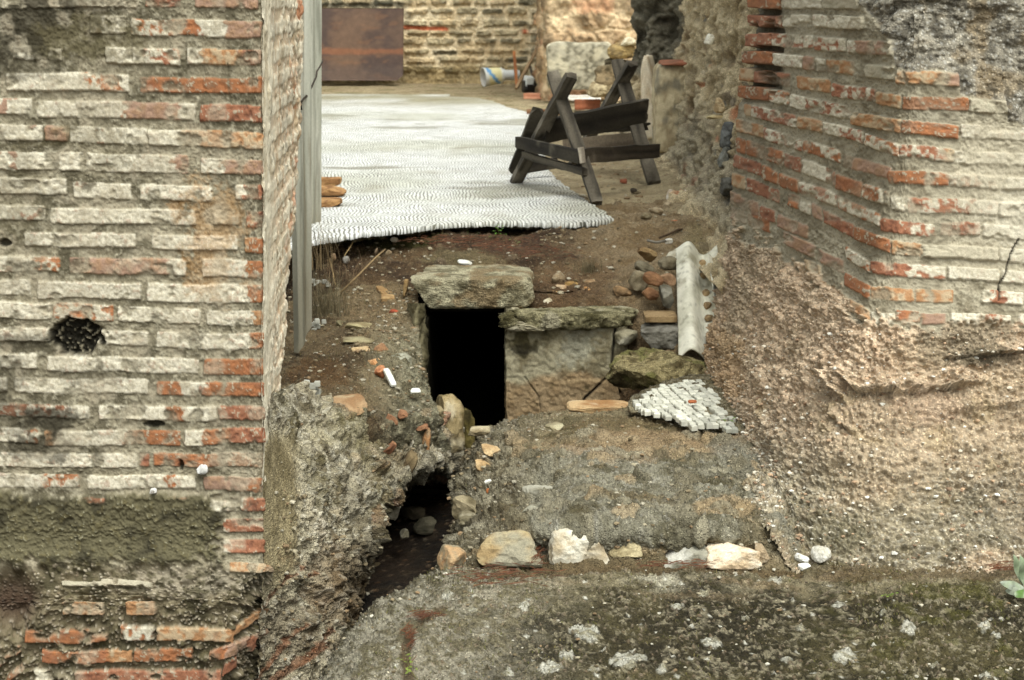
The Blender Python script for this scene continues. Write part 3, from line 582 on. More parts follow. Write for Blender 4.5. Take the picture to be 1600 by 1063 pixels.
# earth slope above the lintel up to the mosaic
def slope(x):
    h, col = earth(x, (98, 78, 54), (58, 43, 28), (134, 114, 84), 900, .020)
    P = x.P; b = fbm(P, 12, 4, 910)
    lt = sm(820, 1000, x.px+60*b-.6*(x.py-380)); col = mix(col, mix(c(168, 148, 116), c(138, 116, 84), sm(-.3, .4, b)), lt*.75)
    gm = sm(.2, -.2, np.hypot((x.px-610)/75, (x.py-372)/16)-1+.4*b); col = mix(col, c(62, 62, 26), gm*.8)
    col = stains(x, col, [(720,405,80,16,.5,c(128,116,84)),(800,380,70,22,.6,c(72,50,38)),(900,440,70,50,.4,c(110,84,58)),(1090,400,60,40,.4,c(150,140,100))], 930)
    f1, f2, i = worley(P*11, 940); st = sm(.38, .2, f1)*sm(.45, .6, i)*sm(560, 600, x.px); col = mix(col, mix(c(160, 130, 92), c(128, 116, 96), i), st*.5); h = h+.018*st*sm(.45, .1, f1)
    return h, col
def top_edge(px): return float(np.interp(px, [430,485,560,640,700,800,900,957], [388,378,364,356,350,347,348,342]))
SLX = [430,500,560,640,740,845,955,1060,1160]
yy3 = {430:(385,425,460,490),500:(382,405,435,470),560:(378,395,425,460),640:(372,388,415,462),740:(366,382,404,440),845:(364,382,420,458),955:(352,380,415,452),1060:(350,382,420,455),1160:(352,385,430,470)}
YY3 = {430:(6.75,6.6,6.45,6.3),500:(6.78,6.7,6.5,6.3),560:(6.95,6.82,6.6,6.35),640:(7.0,6.88,6.65,6.3),740:(7.05,6.9,6.62,6.42),845:(7.05,6.85,6.45,6.2),955:(7.05,6.8,6.45,6.2),1060:(7.05,6.75,6.4,6.15),1160:(7.0,6.7,6.3,6.0)}
S3 = []
S3.append([Wz(px, 315, .425) for px in SLX])
S3.append([Wz(px, top_edge(px)-9 if px < 957 else 338, .355 if px < 950 else .43) for px in SLX])
for k in range(4): S3.append([W(px, yy3[px][k], YY3[px][k]) for px in SLX])
tag(patch('earth_slope', S3, .007, slope, M_ROUGH), kind='structure')
# rubble scarp right of the lintel, falling behind the slab wall
S4 = [[W(px, y, Y) for px, y, Y in r] for r in (
 [(826,452,6.26),(900,450,6.24),(980,440,6.22),(1060,445,6.2),(1160,460,6.05)],
 [(826,474,6.14),(900,478,6.1),(985,470,6.05),(1060,480,6.0),(1160,500,5.85)],
 [(826,520,6.1),(900,530,6.05),(985,520,5.95),(1060,530,5.8),(1160,560,5.6)],
 [(826,600,6.1),(900,620,6.05),(985,610,5.85),(1060,610,5.5),(1160,640,5.3)],
 [(826,700,6.1),(900,700,6.0),(985,690,5.7),(1060,680,5.3),(1160,690,5.1)])]
tag(patch('earth_scarp', S4, .007, slope, M_ROUGH), kind='structure')

# room floor (earth) with the mosaic on it
def room(x):
    h, col = earth(x, (176, 160, 126), (150, 132, 100), (196, 180, 148), 1000, .008)
    P = x.P; gr = sm(.1, .5, fbm(P, 3, 4, 1010))*sm(12, 15, P[..., 1]); col = mix(col, c(112, 108, 66), gr*.5)
    h = h+.03*sm(.75, .95, P[..., 0])*sm(12, 11, P[..., 1]); return h, col
g = [[np.array([X, Y, .432], float) for X in (-9, -4, -1.6, -.7, 0, .7, 1.1, 1.6, 4)] for Y in (7.35, 8, 9.5, 12, 16, 19, 22.5)]
tag(patch('earth_floor', g, .022, room, M_ROUGH), kind='structure')

# mosaic material: columns of small white tesserae set in waves
def mosaic_mat():
    m = bpy.data.materials.new('white_tessera_paving'); m.use_nodes = True; n = m.node_tree; n.nodes.clear(); L = n.links
    def nd(t, **k):
        q = n.nodes.new(t)
        for a_, b_ in k.items(): setattr(q, a_, b_)
        return q
    def ma(op, a_, b_=None, c_=None):
        q = nd('ShaderNodeMath', operation=op)
        for i, v in enumerate((a_, b_, c_)):
            if v is None: continue
            if isinstance(v, (int, float)): q.inputs[i].default_value = v
            else: L.new(v, q.inputs[i])
        return q.outputs[0]
    def noise(sc, vec, det=3):
        q = nd('ShaderNodeTexNoise'); q.inputs['Scale'].default_value = sc; q.inputs['Detail'].default_value = det; L.new(vec, q.inputs['Vector']); return q.outputs[0]
    geo = nd('ShaderNodeTexCoord'); v = geo.outputs['Object']; sep = nd('ShaderNodeSeparateXYZ'); L.new(v, sep.inputs[0])
    X, Y = sep.outputs[0], sep.outputs[1]
    wn = noise(1.1, v); wn2 = noise(9, v, 2)
    tri = ma('PINGPONG', ma('ADD', Y, ma('MULTIPLY', wn, .9)), .24)
    Xw = ma('ADD', ma('ADD', X, ma('MULTIPLY', tri, .16)), ma('MULTIPLY', wn2, .055))
    colf = ma('DIVIDE', Xw, .0185); fx = ma('ABSOLUTE', ma('SUBTRACT', ma('FRACT', colf), .5))
    row = ma('ADD', ma('DIVIDE', Y, .030), ma('MULTIPLY', ma('FLOOR', colf), .37)); fy = ma('ABSOLUTE', ma('SUBTRACT', ma('FRACT', row), .5))
    gx = ma('SMOOTHSTEP', fx, .5, .32) if False else None
    def sst(val, a_, b_):
        q = nd('ShaderNodeMapRange', interpolation_type='SMOOTHSTEP'); q.inputs[1].default_value = a_; q.inputs[2].default_value = b_; L.new(val, q.inputs[0]); return q.outputs[0]
    stone = ma('MULTIPLY', ma('SUBTRACT', 1, sst(fx, .24, .45)), ma('SUBTRACT', 1, ma('MULTIPLY', sst(fy, .38, .49), .55)))
    wh = nd('ShaderNodeTexWhiteNoise', noise_dimensions='2D'); cb = nd('ShaderNodeCombineXYZ'); L.new(ma('FLOOR', colf), cb.inputs[0]); L.new(ma('FLOOR', row), cb.inputs[1]); L.new(cb.outputs[0], wh.inputs['Vector'])
    rp = nd('ShaderNodeValToRGB'); L.new(wh.outputs['Value'], rp.inputs[0])
    rp.color_ramp.elements[0].color = (.68, .68, .64, 1); rp.color_ramp.elements[1].color = (.87, .87, .85, 1)
    gapc = nd('ShaderNodeValToRGB'); L.new(noise(2.2, v), gapc.inputs[0]); gapc.color_ramp.elements[0].position = .35; gapc.color_ramp.elements[1].position = .65
    gapc.color_ramp.elements[0].color = (.07, .068, .045, 1); gapc.color_ramp.elements[1].color = (.24, .23, .18, 1)
    fillm = sst(noise(5.5, v, 5), .40, .66); stone = ma('MAXIMUM', stone, ma('MULTIPLY', fillm, .5))
    m1 = nd('ShaderNodeMix', data_type='RGBA'); L.new(stone, m1.inputs[0]); L.new(gapc.outputs[0], m1.inputs[6]); L.new(rp.outputs[0], m1.inputs[7])
    # dirt patches lying across the floor, stretched sideways
    mp = nd('ShaderNodeMapping'); mp.inputs['Scale'].default_value = (1.0, .55, 1); L.new(v, mp.inputs[0])
    dn = noise(2.4, mp.outputs[0], 6); dm = sst(dn, .56, .72)
    dirt = nd('ShaderNodeMix', data_type='RGBA'); L.new(ma('MULTIPLY', dm, .5), dirt.inputs[0]); L.new(m1.outputs[2], dirt.inputs[6]); dirt.inputs[7].default_value = (.38, .35, .27, 1)
    at = nd('ShaderNodeAttribute'); at.attribute_name = 'Col'
    mu = nd('ShaderNodeMix', data_type='RGBA', blend_type='MULTIPLY'); mu.inputs[0].default_value = 1; L.new(dirt.outputs[2], mu.inputs[6]); L.new(at.outputs['Color'], mu.inputs[7])
    p = nd('ShaderNodeBsdfPrincipled'); L.new(mu.outputs[2], p.inputs['Base Color']); p.inputs['Roughness'].default_value = .55; p.inputs['Specular IOR Level'].default_value = .4
    bp = nd('ShaderNodeBump'); bp.inputs['Strength'].default_value = .8; bp.inputs['Distance'].default_value = .006; L.new(stone, bp.inputs['Height']); L.new(bp.outputs[0], p.inputs['Normal'])
    o = nd('ShaderNodeOutputMaterial'); L.new(p.outputs[0], o.inputs[0]); return m
M_MOS = mosaic_mat()
FE = [(430,388),(485,377),(520,371),(560,365),(600,361),(640,357),(680,351),(720,349),(760,347),(800,347),(850,349),(900,349),(935,346),(958,341)]
RE = [(958,341),(932,322),(905,303),(870,280),(855,262),(850,240),(852,215),(850,195),(838,179),(815,172),(790,166),(770,158),(745,153),(700,150)]
def floor_mosaic():
    n = 420; t = np.linspace(0, 1, n); FEa = np.array(FE, float); s_ = np.linspace(430, 958, n)
    ey = np.interp(s_, FEa[:, 0], FEa[:, 1])
    Z0 = .458; front = np.array([Wz(a_, b_, Z0) for a_, b_ in zip(s_, ey)])
    nz = fbm(np.stack([s_/5., s_*0, s_*0], -1), 1, 3, 60); front[:, 1] += .028*nz+.006*np.sign(np.sin(s_*1.1+3*nz))
    RW = np.array([Wz(a_, b_, Z0) for a_, b_ in RE]); Yk = RW[:, 1]; Xk = RW[:, 0]
    m = 260; rows_ = []; lx = front[0, 0]
    for j in range(m):
        f = (j/(m-1))**1.6
        Yr = front[:, 1]+(18.4-front[:, 1])*f
        # right limit at this depth
        xr = np.interp(Yr[-1], Yk, Xk); base = (front[:, 0]-front[0, 0])/(front[-1, 0]-front[0, 0])
        xl = front[0, 0]-2.6*f
        Xr = xl+(xr-xl)*base+ (np.sin(Yr*40)+np.sin(Yr*23))*.006*base**8
        rows_.append(np.stack([Xr, Yr, np.full(n, Z0)], -1))
    G = np.array(rows_); und = fbm(G, 1.1, 3, 61)*.012+fbm(G, 4, 2, 62)*.005; G[..., 2] += und*sm(0, .3, G[..., 1]-7.0)
    cl = mix(np.ones(3)*1., c(236, 236, 226), sm(-.2, .5, fbm(G, .9, 4, 63))); cl = mix(cl, c(150, 144, 116), sm(.30, .62, fbm(G*np.array([.8, 1.6, 1]), 1.3, 4, 163))*.65); cl = mix(cl, c(120, 110, 80), sm(.03, .008, np.abs(fbm(G*np.array([.35, 1.0, 1]), 1.2, 3, 164)))*.35*sm(-.1,.4,fbm(G, 2, 3, 165))); 
    far = sm(15.5, 17.0, G[..., 1]); cl = mix(cl, c(180, 172, 140), far*sm(-.6, .4, fbm(G, 1.3, 4, 64))*.8)
    cl = mix(cl, c(176, 168, 140), sm(.45, .1, G[..., 1]*0+(front[-1, 0]-G[..., 0]+.1*fbm(G, 5, 3, 65)))*.35)
    nr, nc_ = G.shape[:2]; idx = np.arange(nr*nc_).reshape(nr, nc_)
    F = np.stack([idx[:-1, :-1], idx[:-1, 1:], idx[1:, 1:], idx[1:, :-1]], -1).reshape(-1, 4)
    V = G.reshape(-1, 3); CC = cl.reshape(-1, 3)
    ring = np.concatenate([idx[0, :], idx[1:, -1]]); b = len(V); dn = V[ring].copy(); dn[:, 2] -= .022; V = np.concatenate([V, dn]); CC = np.concatenate([CC, CC[ring]*.75])
    r2 = np.arange(len(ring))+b; F = np.concatenate([F, np.stack([ring[:-1], r2[:-1], r2[1:], ring[1:]], -1)])
    o = mesh_obj('mosaic_floor', V, F, CC, M_MOS); o.data.color_attributes['Col']
    tag(o, 'white pebble mosaic pavement laid in wavy lines across the room beyond the doorway', 'mosaic floor')
    # crumbling mortar bed below the edge
    bed = []
    for k, (dy, dz) in enumerate(((.02, -.022), (.02, -.032), (.07, -.042), (.2, -.045))):
        q = front[::2].copy(); nn = fbm(q, 22, 3, 70+k); q[:, 1] += dy+.02*nn*(k > 0)+.02; q[:, 2] += dz+.008*nn; bed.append(q)
    B = np.array(bed); idx = np.arange(B.shape[0]*B.shape[1]).reshape(B.shape[:2])
    F = np.stack([idx[:-1, :-1], idx[1:, :-1], idx[1:, 1:], idx[:-1, 1:]], -1).reshape(-1, 4)
    bc = mix(c(120, 112, 88), c(60, 56, 34), sm(-.3, .3, fbm(B, 15, 3, 75))).reshape(-1, 3)
    o.name = 'mosaic_floor'; bo = mesh_obj('mortar_bed', B.reshape(-1, 3), F, bc, M_ROUGH); 
    bo.parent = o; bo.location = bo.location-o.location
floor_mosaic()

# ------------------------------------------------------------ ROCK AND OBJECT BUILDERS
def ico(n):
    import bmesh
    bm = bmesh.new(); bmesh.ops.create_icosphere(bm, subdivisions=n, radius=1)
    V = np.array([v.co[:] for v in bm.verts]); F = [tuple(v.index for v in f.verts) for f in bm.faces]; bm.free(); return V, F
ICO = {n: ico(n) for n in (1, 2, 3, 4, 5, 6)}
def rot(rx, ry, rz):
    cx, sx, cy, sy, cz, sz = math.cos(rx), math.sin(rx), math.cos(ry), math.sin(ry), math.cos(rz), math.sin(rz)
    return np.array([[cz,-sz,0],[sz,cz,0],[0,0,1]])@np.array([[cy,0,sy],[0,1,0],[-sy,0,cy]])@np.array([[1,0,0],[0,cx,-sx],[0,sx,cx]])
def rock_v(size, s, box=3., lvl=3, rough=.10, cuts=3, taper=0, lean=0):
    V, F = ICO[lvl]; V = V.copy(); r_ = random.Random(s)
    k = (np.abs(V)**box).sum(1)**(-1/box); V = V*k[:, None]
    for i in range(cuts):
        n = np.array([r_.gauss(0, 1) for _ in range(3)]); n /= np.linalg.norm(n); dd = .55+.35*r_.random(); t = V@n-dd; V = V-np.where(t > 0, t, 0)[:, None]*n*.85
    tz = (V[:, 2]+1)/2; V[:, 0] = V[:, 0]*(1-taper*tz)+lean*tz
    sc3 = np.array(size)/np.median(size); nn = fbm(V*sc3, 1.6, 4, s)+.35*fbm(V*sc3, 7, 2, s+3); V = V*(1+rough*nn)[:, None]
    V2 = V*np.array(size)/2; ms = min(size); dr = V2/(np.linalg.norm(V2, axis=1, keepdims=True)+1e-9)
    if rough > .03: V2 = V2+dr*(ms*.06*fbm(V2+s, 1.7/ms, 4, s+30)*(rough/.08)**.5+.0035*fbm(V2, 90, 3, s+31)*min(1, ms/.08))[:, None]
    return V2, F, nn
def rock(name, px, py, Y, size, cols, label, cat='stone', ang=(0, 0, 0), box=3., lvl=3, rough=.10, cuts=3, s=None, group=None, z=None, mat=None, at=None, parent=None, taper=0, lean=0):
    """size = width, depth, height in metres; px,py,Y give its centre"""
    s = s if s is not None else int(px*7+py*3) % 9973
    V, F, nn = rock_v(size, s, box, lvl, rough, cuts, taper, lean)
    ctr = at if at is not None else (Wz(px, py, z) if z is not None else W(px, py, Y))
    Vw = V@rot(*ang).T+ctr
    f = fbm(Vw, 25, 4, s); g_ = fbm(Vw, 90, 3, s+7); col = mix(c(*cols[0]), c(*cols[1]), sm(-.35, .45, f+.4*g_))
    if len(cols) > 2: col = mix(col, c(*cols[2]), sm(.1, .5, fbm(Vw, 14, 3, s+20))*.85)
    o = mesh_obj(name, Vw, F, col, mat or M_STONE, parent, False)
    if parent is None: tag(o, label, cat, group)
    return o
def beam(name, p0, p1, wd, th, up, cols, parent, s=0, nseg=24, jag=.0, mat=None, warp=.004):
    p0 = np.array(p0, float); p1 = np.array(p1, float); ax = p1-p0; L = np.linalg.norm(ax); ax /= L
    up = np.array(up, float); up -= ax*(up@ax); up /= np.linalg.norm(up); sd_ = np.cross(ax, up)
    sec = []
    for a_, b_ in ((-1,-1),(-.5,-1.05),(0,-1),(.5,-.97),(1,-1),(1.02,0),(1,1),(.5,1),(0,.96),(-.5,1.04),(-1,1),(-.98,0)): sec.append((a_*wd/2, b_*th/2))
    K = len(sec); V = []
    for i in range(nseg+1):
        t = i/nseg
        for j, (u_, v_) in enumerate(sec):
            e_ = 0
            if jag and i in (0, nseg): e_ = jag*(random.Random(s*31+j//2+i).random()-.5)
            ch = 1-.06*(i in (0, nseg)); V.append(p0+ax*(t*L+e_)+up*u_*ch+sd_*v_*ch)
    V = np.array(V); nn = np.stack([fbm(V, 9, 3, s+k) for k in range(3)], -1); V = V+warp*nn
    F = [(i*K+j, i*K+(j+1) % K, (i+1)*K+(j+1) % K, (i+1)*K+j) for i in range(nseg) for j in range(K)]
    F += [tuple(reversed(range(K))), tuple(range(nseg*K, nseg*K+K))]
    loc = (V-p0); st = np.stack([(loc@ax)*3, (loc@up)*60, (loc@sd_)*60], -1); f = fbm(st, 1, 3, s+9)
    col = mix(c(*cols[0]), c(*cols[1]), sm(-.4, .5, f))
    if len(cols) > 2: col = mix(col, c(*cols[2]), sm(.25, .5, fbm(V, 8, 3, s+14))*.8)
    o = mesh_obj(name, V, F, col, mat or M_WOOD, parent, False); return o

# ------------------------------------------------------------ STONES OF THE DRAIN OPENING
GREYS = ((150, 142, 118), (92, 86, 64), (186, 180, 160)); MOSSY = ((120, 112, 82), (62, 58, 34), (150, 146, 122))
rock('lintel_stone', 734, 448, 6.22, (.52, .34, .135), ((184,176,146),(122,114,88),(140,120,88)), 'long rough grey lintel stone lying across the top of the dark drain opening', 'stone', box=9, lvl=6, rough=.06, cuts=1, s=12, mat=M_ROUGH)
# cracked upright slab
def slabw(x):
    P = x.P; a = fbm(P, 7, 4, 1200); b = fbm(P, 24, 4, 1201); d = fbm(P, 90, 3, 1202)
    col = mix(c(160, 152, 126), c(128, 118, 92), sm(-.3, .4, b)); col = mix(col, c(150, 122, 88), sm(585, 600, x.py+20*a)*.7)
    m = sm(.2, .55, b*.8+a*.5+.55*sm(905, 800, x.px)+.3*sm(545, 500, x.py)-.42); col = mix(col, mix(c(78, 72, 46), c(54, 48, 30), sm(-.3, .4, d)), m*.85)
    col = stains(x, col, [(905,545,45,45,.6,c(166,164,146)),(820,545,25,12,.8,DARK),(840,530,60,20,.4,MOSS)], 1230)
    h = .006*b+.003*d+.006*a-.006*m
    for pts in ([(962,512),(958,545),(955,582),(938,600),(914,622),(905,640)], [(955,582),(964,600),(975,628)], [(820,590),(842,620),(846,650)]):
        dd, _ = pl_dist(x, pts); kk = sm(2.6, .8, dd+1.2*b) if pts[0][0] > 900 else sm(1.5, .4, dd+b)*.5; col = mix(col, c(24, 20, 14), kk); h = h-.012*kk
    dn, _ = pl_dist(x, [(880,598),(915,592),(948,598)]); col = mix(col, c(196, 170, 130), sm(5, 1, dn+2*b)*.5)
    return h, col
sw = thing('stone_slab', W(875, 650, 5.9), 'upright cracked stone slab forming the right side of the dark drain opening', 'stone')
Srows = [[W(px, py, 5.9+dy) for px, dy in ((788, .12), (790, .012), (794, 0), (830, 0), (880, 0), (930, 0), (975, 0), (982, .08))] for py in (488, 492, 530, 580, 630, 670, 720)]
Srows = [[p+np.array([0, .1, 0]) for p in Srows[0]]]+Srows[1:]
patch('slab_face', Srows, .004, slabw, M_STONE, sw)
rock('capstone', 890, 494, 5.98, (.50, .24, .075), ((158,150,116),(84,78,50),(176,168,142)), 'flat mossy capstone course resting on top of the cracked upright slab', box=5, lvl=6, rough=.16, s=45, mat=M_ROUGH)
rock('stone_block', 825, 505, 5.93, (.19, .14, .05), GREYS, 'small pitted grey block under the mossy capstone at the edge of the dark opening', box=5, lvl=4, rough=.12, s=47)
rock('boulder', 1036, 583, 5.55, (.35, .34, .17), ((170,156,114),(98,86,56),(122,118,70)), 'big mossy rounded boulder behind the small mosaic fragment', box=3, lvl=6, rough=.2, s=49, mat=M_ROUGH, cuts=5)
rock('stone_block', 1030, 524, 5.82, (.15, .16, .10), ((128,124,114),(84,80,70)), 'dark grey squared block under the thin brick beside the roofing sheet', box=6, lvl=4, rough=.05, s=50)
rock('stone_block', 978, 526, 5.9, (.09, .12, .06), GREYS, 'small mossy block wedged between the cracked slab and the dark grey block', box=4, lvl=3, s=51)
rock('brick', 1031, 495, 5.84, (.125, .12, .028), ((156,132,96),(126,102,70)), 'thin yellowish brick lying on the dark grey squared block', 'brick', box=9, lvl=4, rough=.03, cuts=0, s=52)
rock('marble_strip', 935, 638, 5.02, (.21, .10, .04), ((188,160,120),(150,112,72),(206,190,160)), 'long tan stone strip along the back edge of the ledge beside the mosaic fragment', box=5, lvl=4, rough=.06, s=53)
# rubble built up beside the roofing sheet
for i, (px, py, Y, sx, sz, cl, lab) in enumerate((
 (1000, 440, 6.1, .085, .075, ((140,128,104),(96,84,62)), 'grey brown rubble stone left of the two broken orange bricks'),
 (1020, 438, 6.0, .055, .05, ((146,108,76),(122,88,62)), 'broken orange brick, upper of two beside the roofing sheet'),
 (1015, 458, 5.98, .045, .045, ((146,108,76),(122,88,62)), 'broken orange brick, lower of two beside the roofing sheet'),
 (1042, 462, 5.96, .06, .10, ((140,136,122),(96,92,78)), 'upright grey rubble stone touching the left edge of the roofing sheet'),
 (1044, 436, 6.02, .04, .04, ((160,128,98),(130,100,74)), 'small pinkish stone touching the left edge of the roofing sheet'),
 (1010, 398, 6.3, .085, .04, ((160,136,96),(126,100,68)), 'flat tan stone on the slope above the broken orange bricks'),
 (1008, 420, 6.2, .09, .045, ((120,112,92),(80,72,54)), 'dark grey flat stone on the slope just above the rubble'),
 (1045, 412, 6.2, .07, .06, ((130,120,98),(92,82,62)), 'brown rubble stone behind the upper left corner of the roofing sheet'),
 (974, 458, 6.12, .07, .05, ((150,120,84),(104,84,60)), 'round tan stone at the right end of the stone heap'))):
    rock('rubble_stone' if 'brick' not in lab[:14] else 'broken_brick', px, py, Y, (sx, .08, sz), cl, lab, 'stone' if 'brick' not in lab[:14] else 'brick', ang=(.4*math.sin(i), .5*math.cos(i*2), i), box=3.5, cuts=6, s=60+i)
# heap above the capstone
for i, (px, py, sx, sz, cl, lab) in enumerate((
 (858, 474, .068, .045, ((206,196,172),(170,158,130)), 'pale rounded stone at the left end of the heap above the capstone'),
 (868, 459, .055, .035, ((160,132,88),(126,98,60)), 'yellow brown stone just behind the pale rounded stone'),
 (874, 436, .05, .045, ((168,156,130),(130,112,86)), 'grey stone topmost at the left of the heap'),
 (879, 451, .06, .03, ((196,172,140),(150,120,86)), 'pinkish flat stone in the middle left of the heap'),
 (894, 447, .055, .032, ((164,134,84),(134,102,58)), 'bright ochre stone in the middle of the heap'),
 (902, 461, .06, .03, ((160,130,88),(126,96,60)), 'ochre flat stone low in the middle of the heap'),
 (918, 444, .06, .035, ((184,156,120),(130,104,74)), 'tan stone at the top of the heap'),
 (919, 457, .05, .045, ((172,130,84),(128,92,56)), 'brown blocky stone in the heap under the tan one'),
 (933, 460, .05, .04, ((160,126,90),(130,98,64)), 'small orange stone beside the long pale one in the heap'),
 (945, 456, .07, .035, ((206,190,166),(160,140,112)), 'long pale stone at the right of the heap, tilted down'),
 (966, 451, .06, .05, ((156,132,100),(116,94,66)), 'dull brown stone right of the long pale one'))):
    rock('loose_stone', px, py, 6.17+.004*(474-py), (sx, .07, sz), cl, lab, 'stone', ang=(.3*math.sin(i*3), .3*math.cos(i*5), i*1.3), box=3.2, cuts=5, s=90+i, group='stones heaped above the capstone')

# tunnel behind the opening
def box_obj(name, b, col, mat, parent=None, sub=0):
    V, F = box_v(*b); return mesh_obj(name, V, F, c(*col), mat, parent, False)
tun = thing('drain_tunnel', (-.18, 6.1, -.4), 'dark stone lined drain tunnel with shade put into its colour, opening under the long lintel stone', 'drain')
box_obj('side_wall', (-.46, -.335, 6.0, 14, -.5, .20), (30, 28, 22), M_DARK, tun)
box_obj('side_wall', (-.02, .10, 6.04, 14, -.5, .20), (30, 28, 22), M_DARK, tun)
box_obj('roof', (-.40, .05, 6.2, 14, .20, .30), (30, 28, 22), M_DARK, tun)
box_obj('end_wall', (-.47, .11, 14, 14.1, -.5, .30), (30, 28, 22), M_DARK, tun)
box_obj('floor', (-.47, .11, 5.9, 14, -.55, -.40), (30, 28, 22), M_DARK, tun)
def jamb(x):
    P = x.P; b = fbm(P, 20, 4, 1300); d = fbm(P, 80, 3, 1301); col = mix(c(128, 120, 92), c(72, 66, 44), sm(-.3, .4, b+.3*d)); return .012*b+.004*d, col
jb = thing('jamb_stone', W(655, 620, 5.8), 'narrow mossy upright stone on the left side of the dark opening', 'stone')
patch('stone_face', [[W(a_, y, Y) for a_, Y in ((636, 6.02), (641, 5.9), (650, 5.86), (663+.03*(y-480), 5.96), (664+.03*(y-480), 6.2))] for y in (474, 480, 520, 570, 620, 690)], .005, jamb, M_STONE, jb)

# stones at the front left of the opening, above the channel
for i, (px, py, Y, size, cl, lab, ang, nm) in enumerate((
 (700, 662, 5.45, (.10,.16,.20), ((160,142,104),(104,90,58),(190,178,150)), 'squared tan block jutting over the channel left of the dark opening', (0,0,.2), 'stone_block'),
 (728, 682, 5.75, (.07,.12,.22), ((110,98,54),(64,56,30)), 'small dark mossy block right behind the squared tan block', (0,0,0), 'stone_block'),
 (668, 645, 5.35, (.10,.12,.07), ((150,136,104),(104,92,66)), 'rough stone on top of the channel edge behind the tan block', (0,.2,.4), 'rubble_stone'),
 (664, 697, 5.12, (.030,.10,.145), ((176,128,84),(150,132,104)), 'flat brown stone standing on edge in the channel bank', (.1,.12,.1), 'rubble_stone'),
 (642, 712, 5.05, (.035,.08,.07), ((156,150,134),(112,106,88)), 'small grey stone left of the flat brown stone on edge', (0,0,.3), 'rubble_stone'),
 (611, 655, 4.95, (.030,.06,.05), ((152,112,82),(128,88,64)), 'orange tile piece stuck in the bank, leftmost of three', (0,-.6,.2), 'tile_piece'),
 (628, 648, 4.98, (.035,.06,.025), ((152,112,82),(128,88,64)), 'orange tile piece stuck in the bank, middle of three', (0,.3,.2), 'tile_piece'),
 (656, 668, 5.08, (.055,.06,.03), ((152,112,82),(128,88,64)), 'orange tile piece stuck in the bank, rightmost of three', (0,0,.2), 'tile_piece'),
 (608, 702, 4.86, (.055,.06,.028), ((152,112,82),(128,88,64)), 'red tile piece slanting up to the right below the three orange pieces', (0,-.7,.2), 'tile_piece'),
 (544, 632, 4.88, (.13,.16,.035), ((176,146,110),(150,116,82),(186,166,132)), 'large flat tan stone at the front left of the earth shelf', (.1,.0,.2), 'flat_stone'),
 (628, 740, 4.92, (.05,.12,.16), ((120,104,76),(80,66,46)), 'dark flat slab leaning in the bank below the red tile piece', (0,.5,.1), 'rubble_stone'),
 (632, 836, 5.05, (.03,.05,.035), ((140,134,116),(104,98,80)), 'pale pebble in the bottom of the channel, left one', (0,0,.1), 'rubble_stone'),
 (664, 822, 5.3, (.09,.08,.05), ((104,98,80),(70,66,52)), 'grey stone in the bottom of the channel, right one', (0,0,.3), 'rubble_stone'),
 (645, 800, 5.45, (.07,.08,.05), ((96,86,68),(66,58,44)), 'brown stone in the back of the channel above the grey one', (0,0,.9), 'rubble_stone'),
 (612, 795, 4.85, (.07,.07,.07), ((164,156,136),(110,102,80)), 'grey stone low in the left bank beside the dark hollow', (0,.3,.3), 'rubble_stone'),
 )):
    rock(nm, px, py, Y, size, cl, lab, 'tile' if nm == 'tile_piece' else 'stone', ang=ang, box=4.5, cuts=4, lvl=4 if i < 2 else 3, s=200+i)
# stones on the earth shelf
for i, (px, py, Y, size, cl, lab, ang) in enumerate((
 (565, 512, 5.8, (.13,.10,.03), ((170,158,120),(130,116,84)), 'flat grey stone at the back of the earth shelf, upper of two', (0,.1,.2)),
 (560, 532, 5.62, (.11,.09,.02), ((160,150,116),(118,104,76)), 'thin flat grey stone on the shelf just under the upper one', (0,0,.1)),
 (563, 546, 5.5, (.09,.06,.02), ((196,170,130),(164,130,90)), 'pale orange flat stone on the shelf in front of the grey ones', (0,0,.2)),
 (598, 548, 5.5, (.06,.08,.045), ((172,134,100),(150,112,80)), 'orange broken stone on the shelf near the jamb, upper', (0,-.5,.2)),
 (588, 566, 5.36, (.07,.07,.03), ((206,164,118),(180,130,86)), 'orange broken stone on the shelf near the jamb, middle', (0,.4,.2)),
 (594, 582, 5.26, (.035,.07,.045), ((204,146,104),(170,110,74)), 'orange broken stone on the shelf near the jamb, lowest', (0,.5,.2)),
 (538, 564, 5.38, (.045,.05,.025), ((190,182,150),(150,138,104)), 'small pale stone alone in the middle of the shelf', (0,.3,.5)),
 (626, 568, 5.45, (.075,.06,.07), ((170,168,150),(104,100,80)), 'round grey lichen covered stone at the shelf edge near the opening', (0,0,.5)),
 (536, 508, 5.9, (.05,.05,.03), ((120,112,84),(84,74,52)), 'dark stone beside the dry plant', (0,.3,.5)))):
    rock('flat_stone' if i < 3 else 'loose_stone', px, py, Y, size, cl, lab, 'stone', ang=ang, box=3.5, cuts=5, s=240+i)
MARB = ((232, 232, 224), (206, 204, 192))
rock('marble_chip', 609, 590, 5.2, (.022,.09,.014), MARB, 'long white marble chip lying aslant near the shelf edge', 'marble chip', ang=(.5,.0,.45), box=8, cuts=1, rough=.02, s=260, mat=M_SMOOTH)
rock('marble_chip', 649, 611, 5.18, (.036,.04,.010), MARB, 'small flat white marble chip at the corner above the channel', 'marble chip', ang=(.1,0,.2), box=5, cuts=2, rough=.04, s=261, mat=M_SMOOTH)
rock('marble_chip', 727, 410, 6.5, (.065,.05,.018), MARB, 'white pointed marble chip lying on the earth above the lintel', 'marble chip', ang=(.1,.1,.2), box=3, cuts=4, rough=.05, s=262, mat=M_SMOOTH)
rock('marble_chip', 1051, 306, 8.1, (.055,.05,.07), ((226,218,206),(190,170,150)), 'white marble chunk on the path by the rubble wall, left of two', 'marble chip', ang=(.1,.3,.5), box=4, cuts=4, s=263)
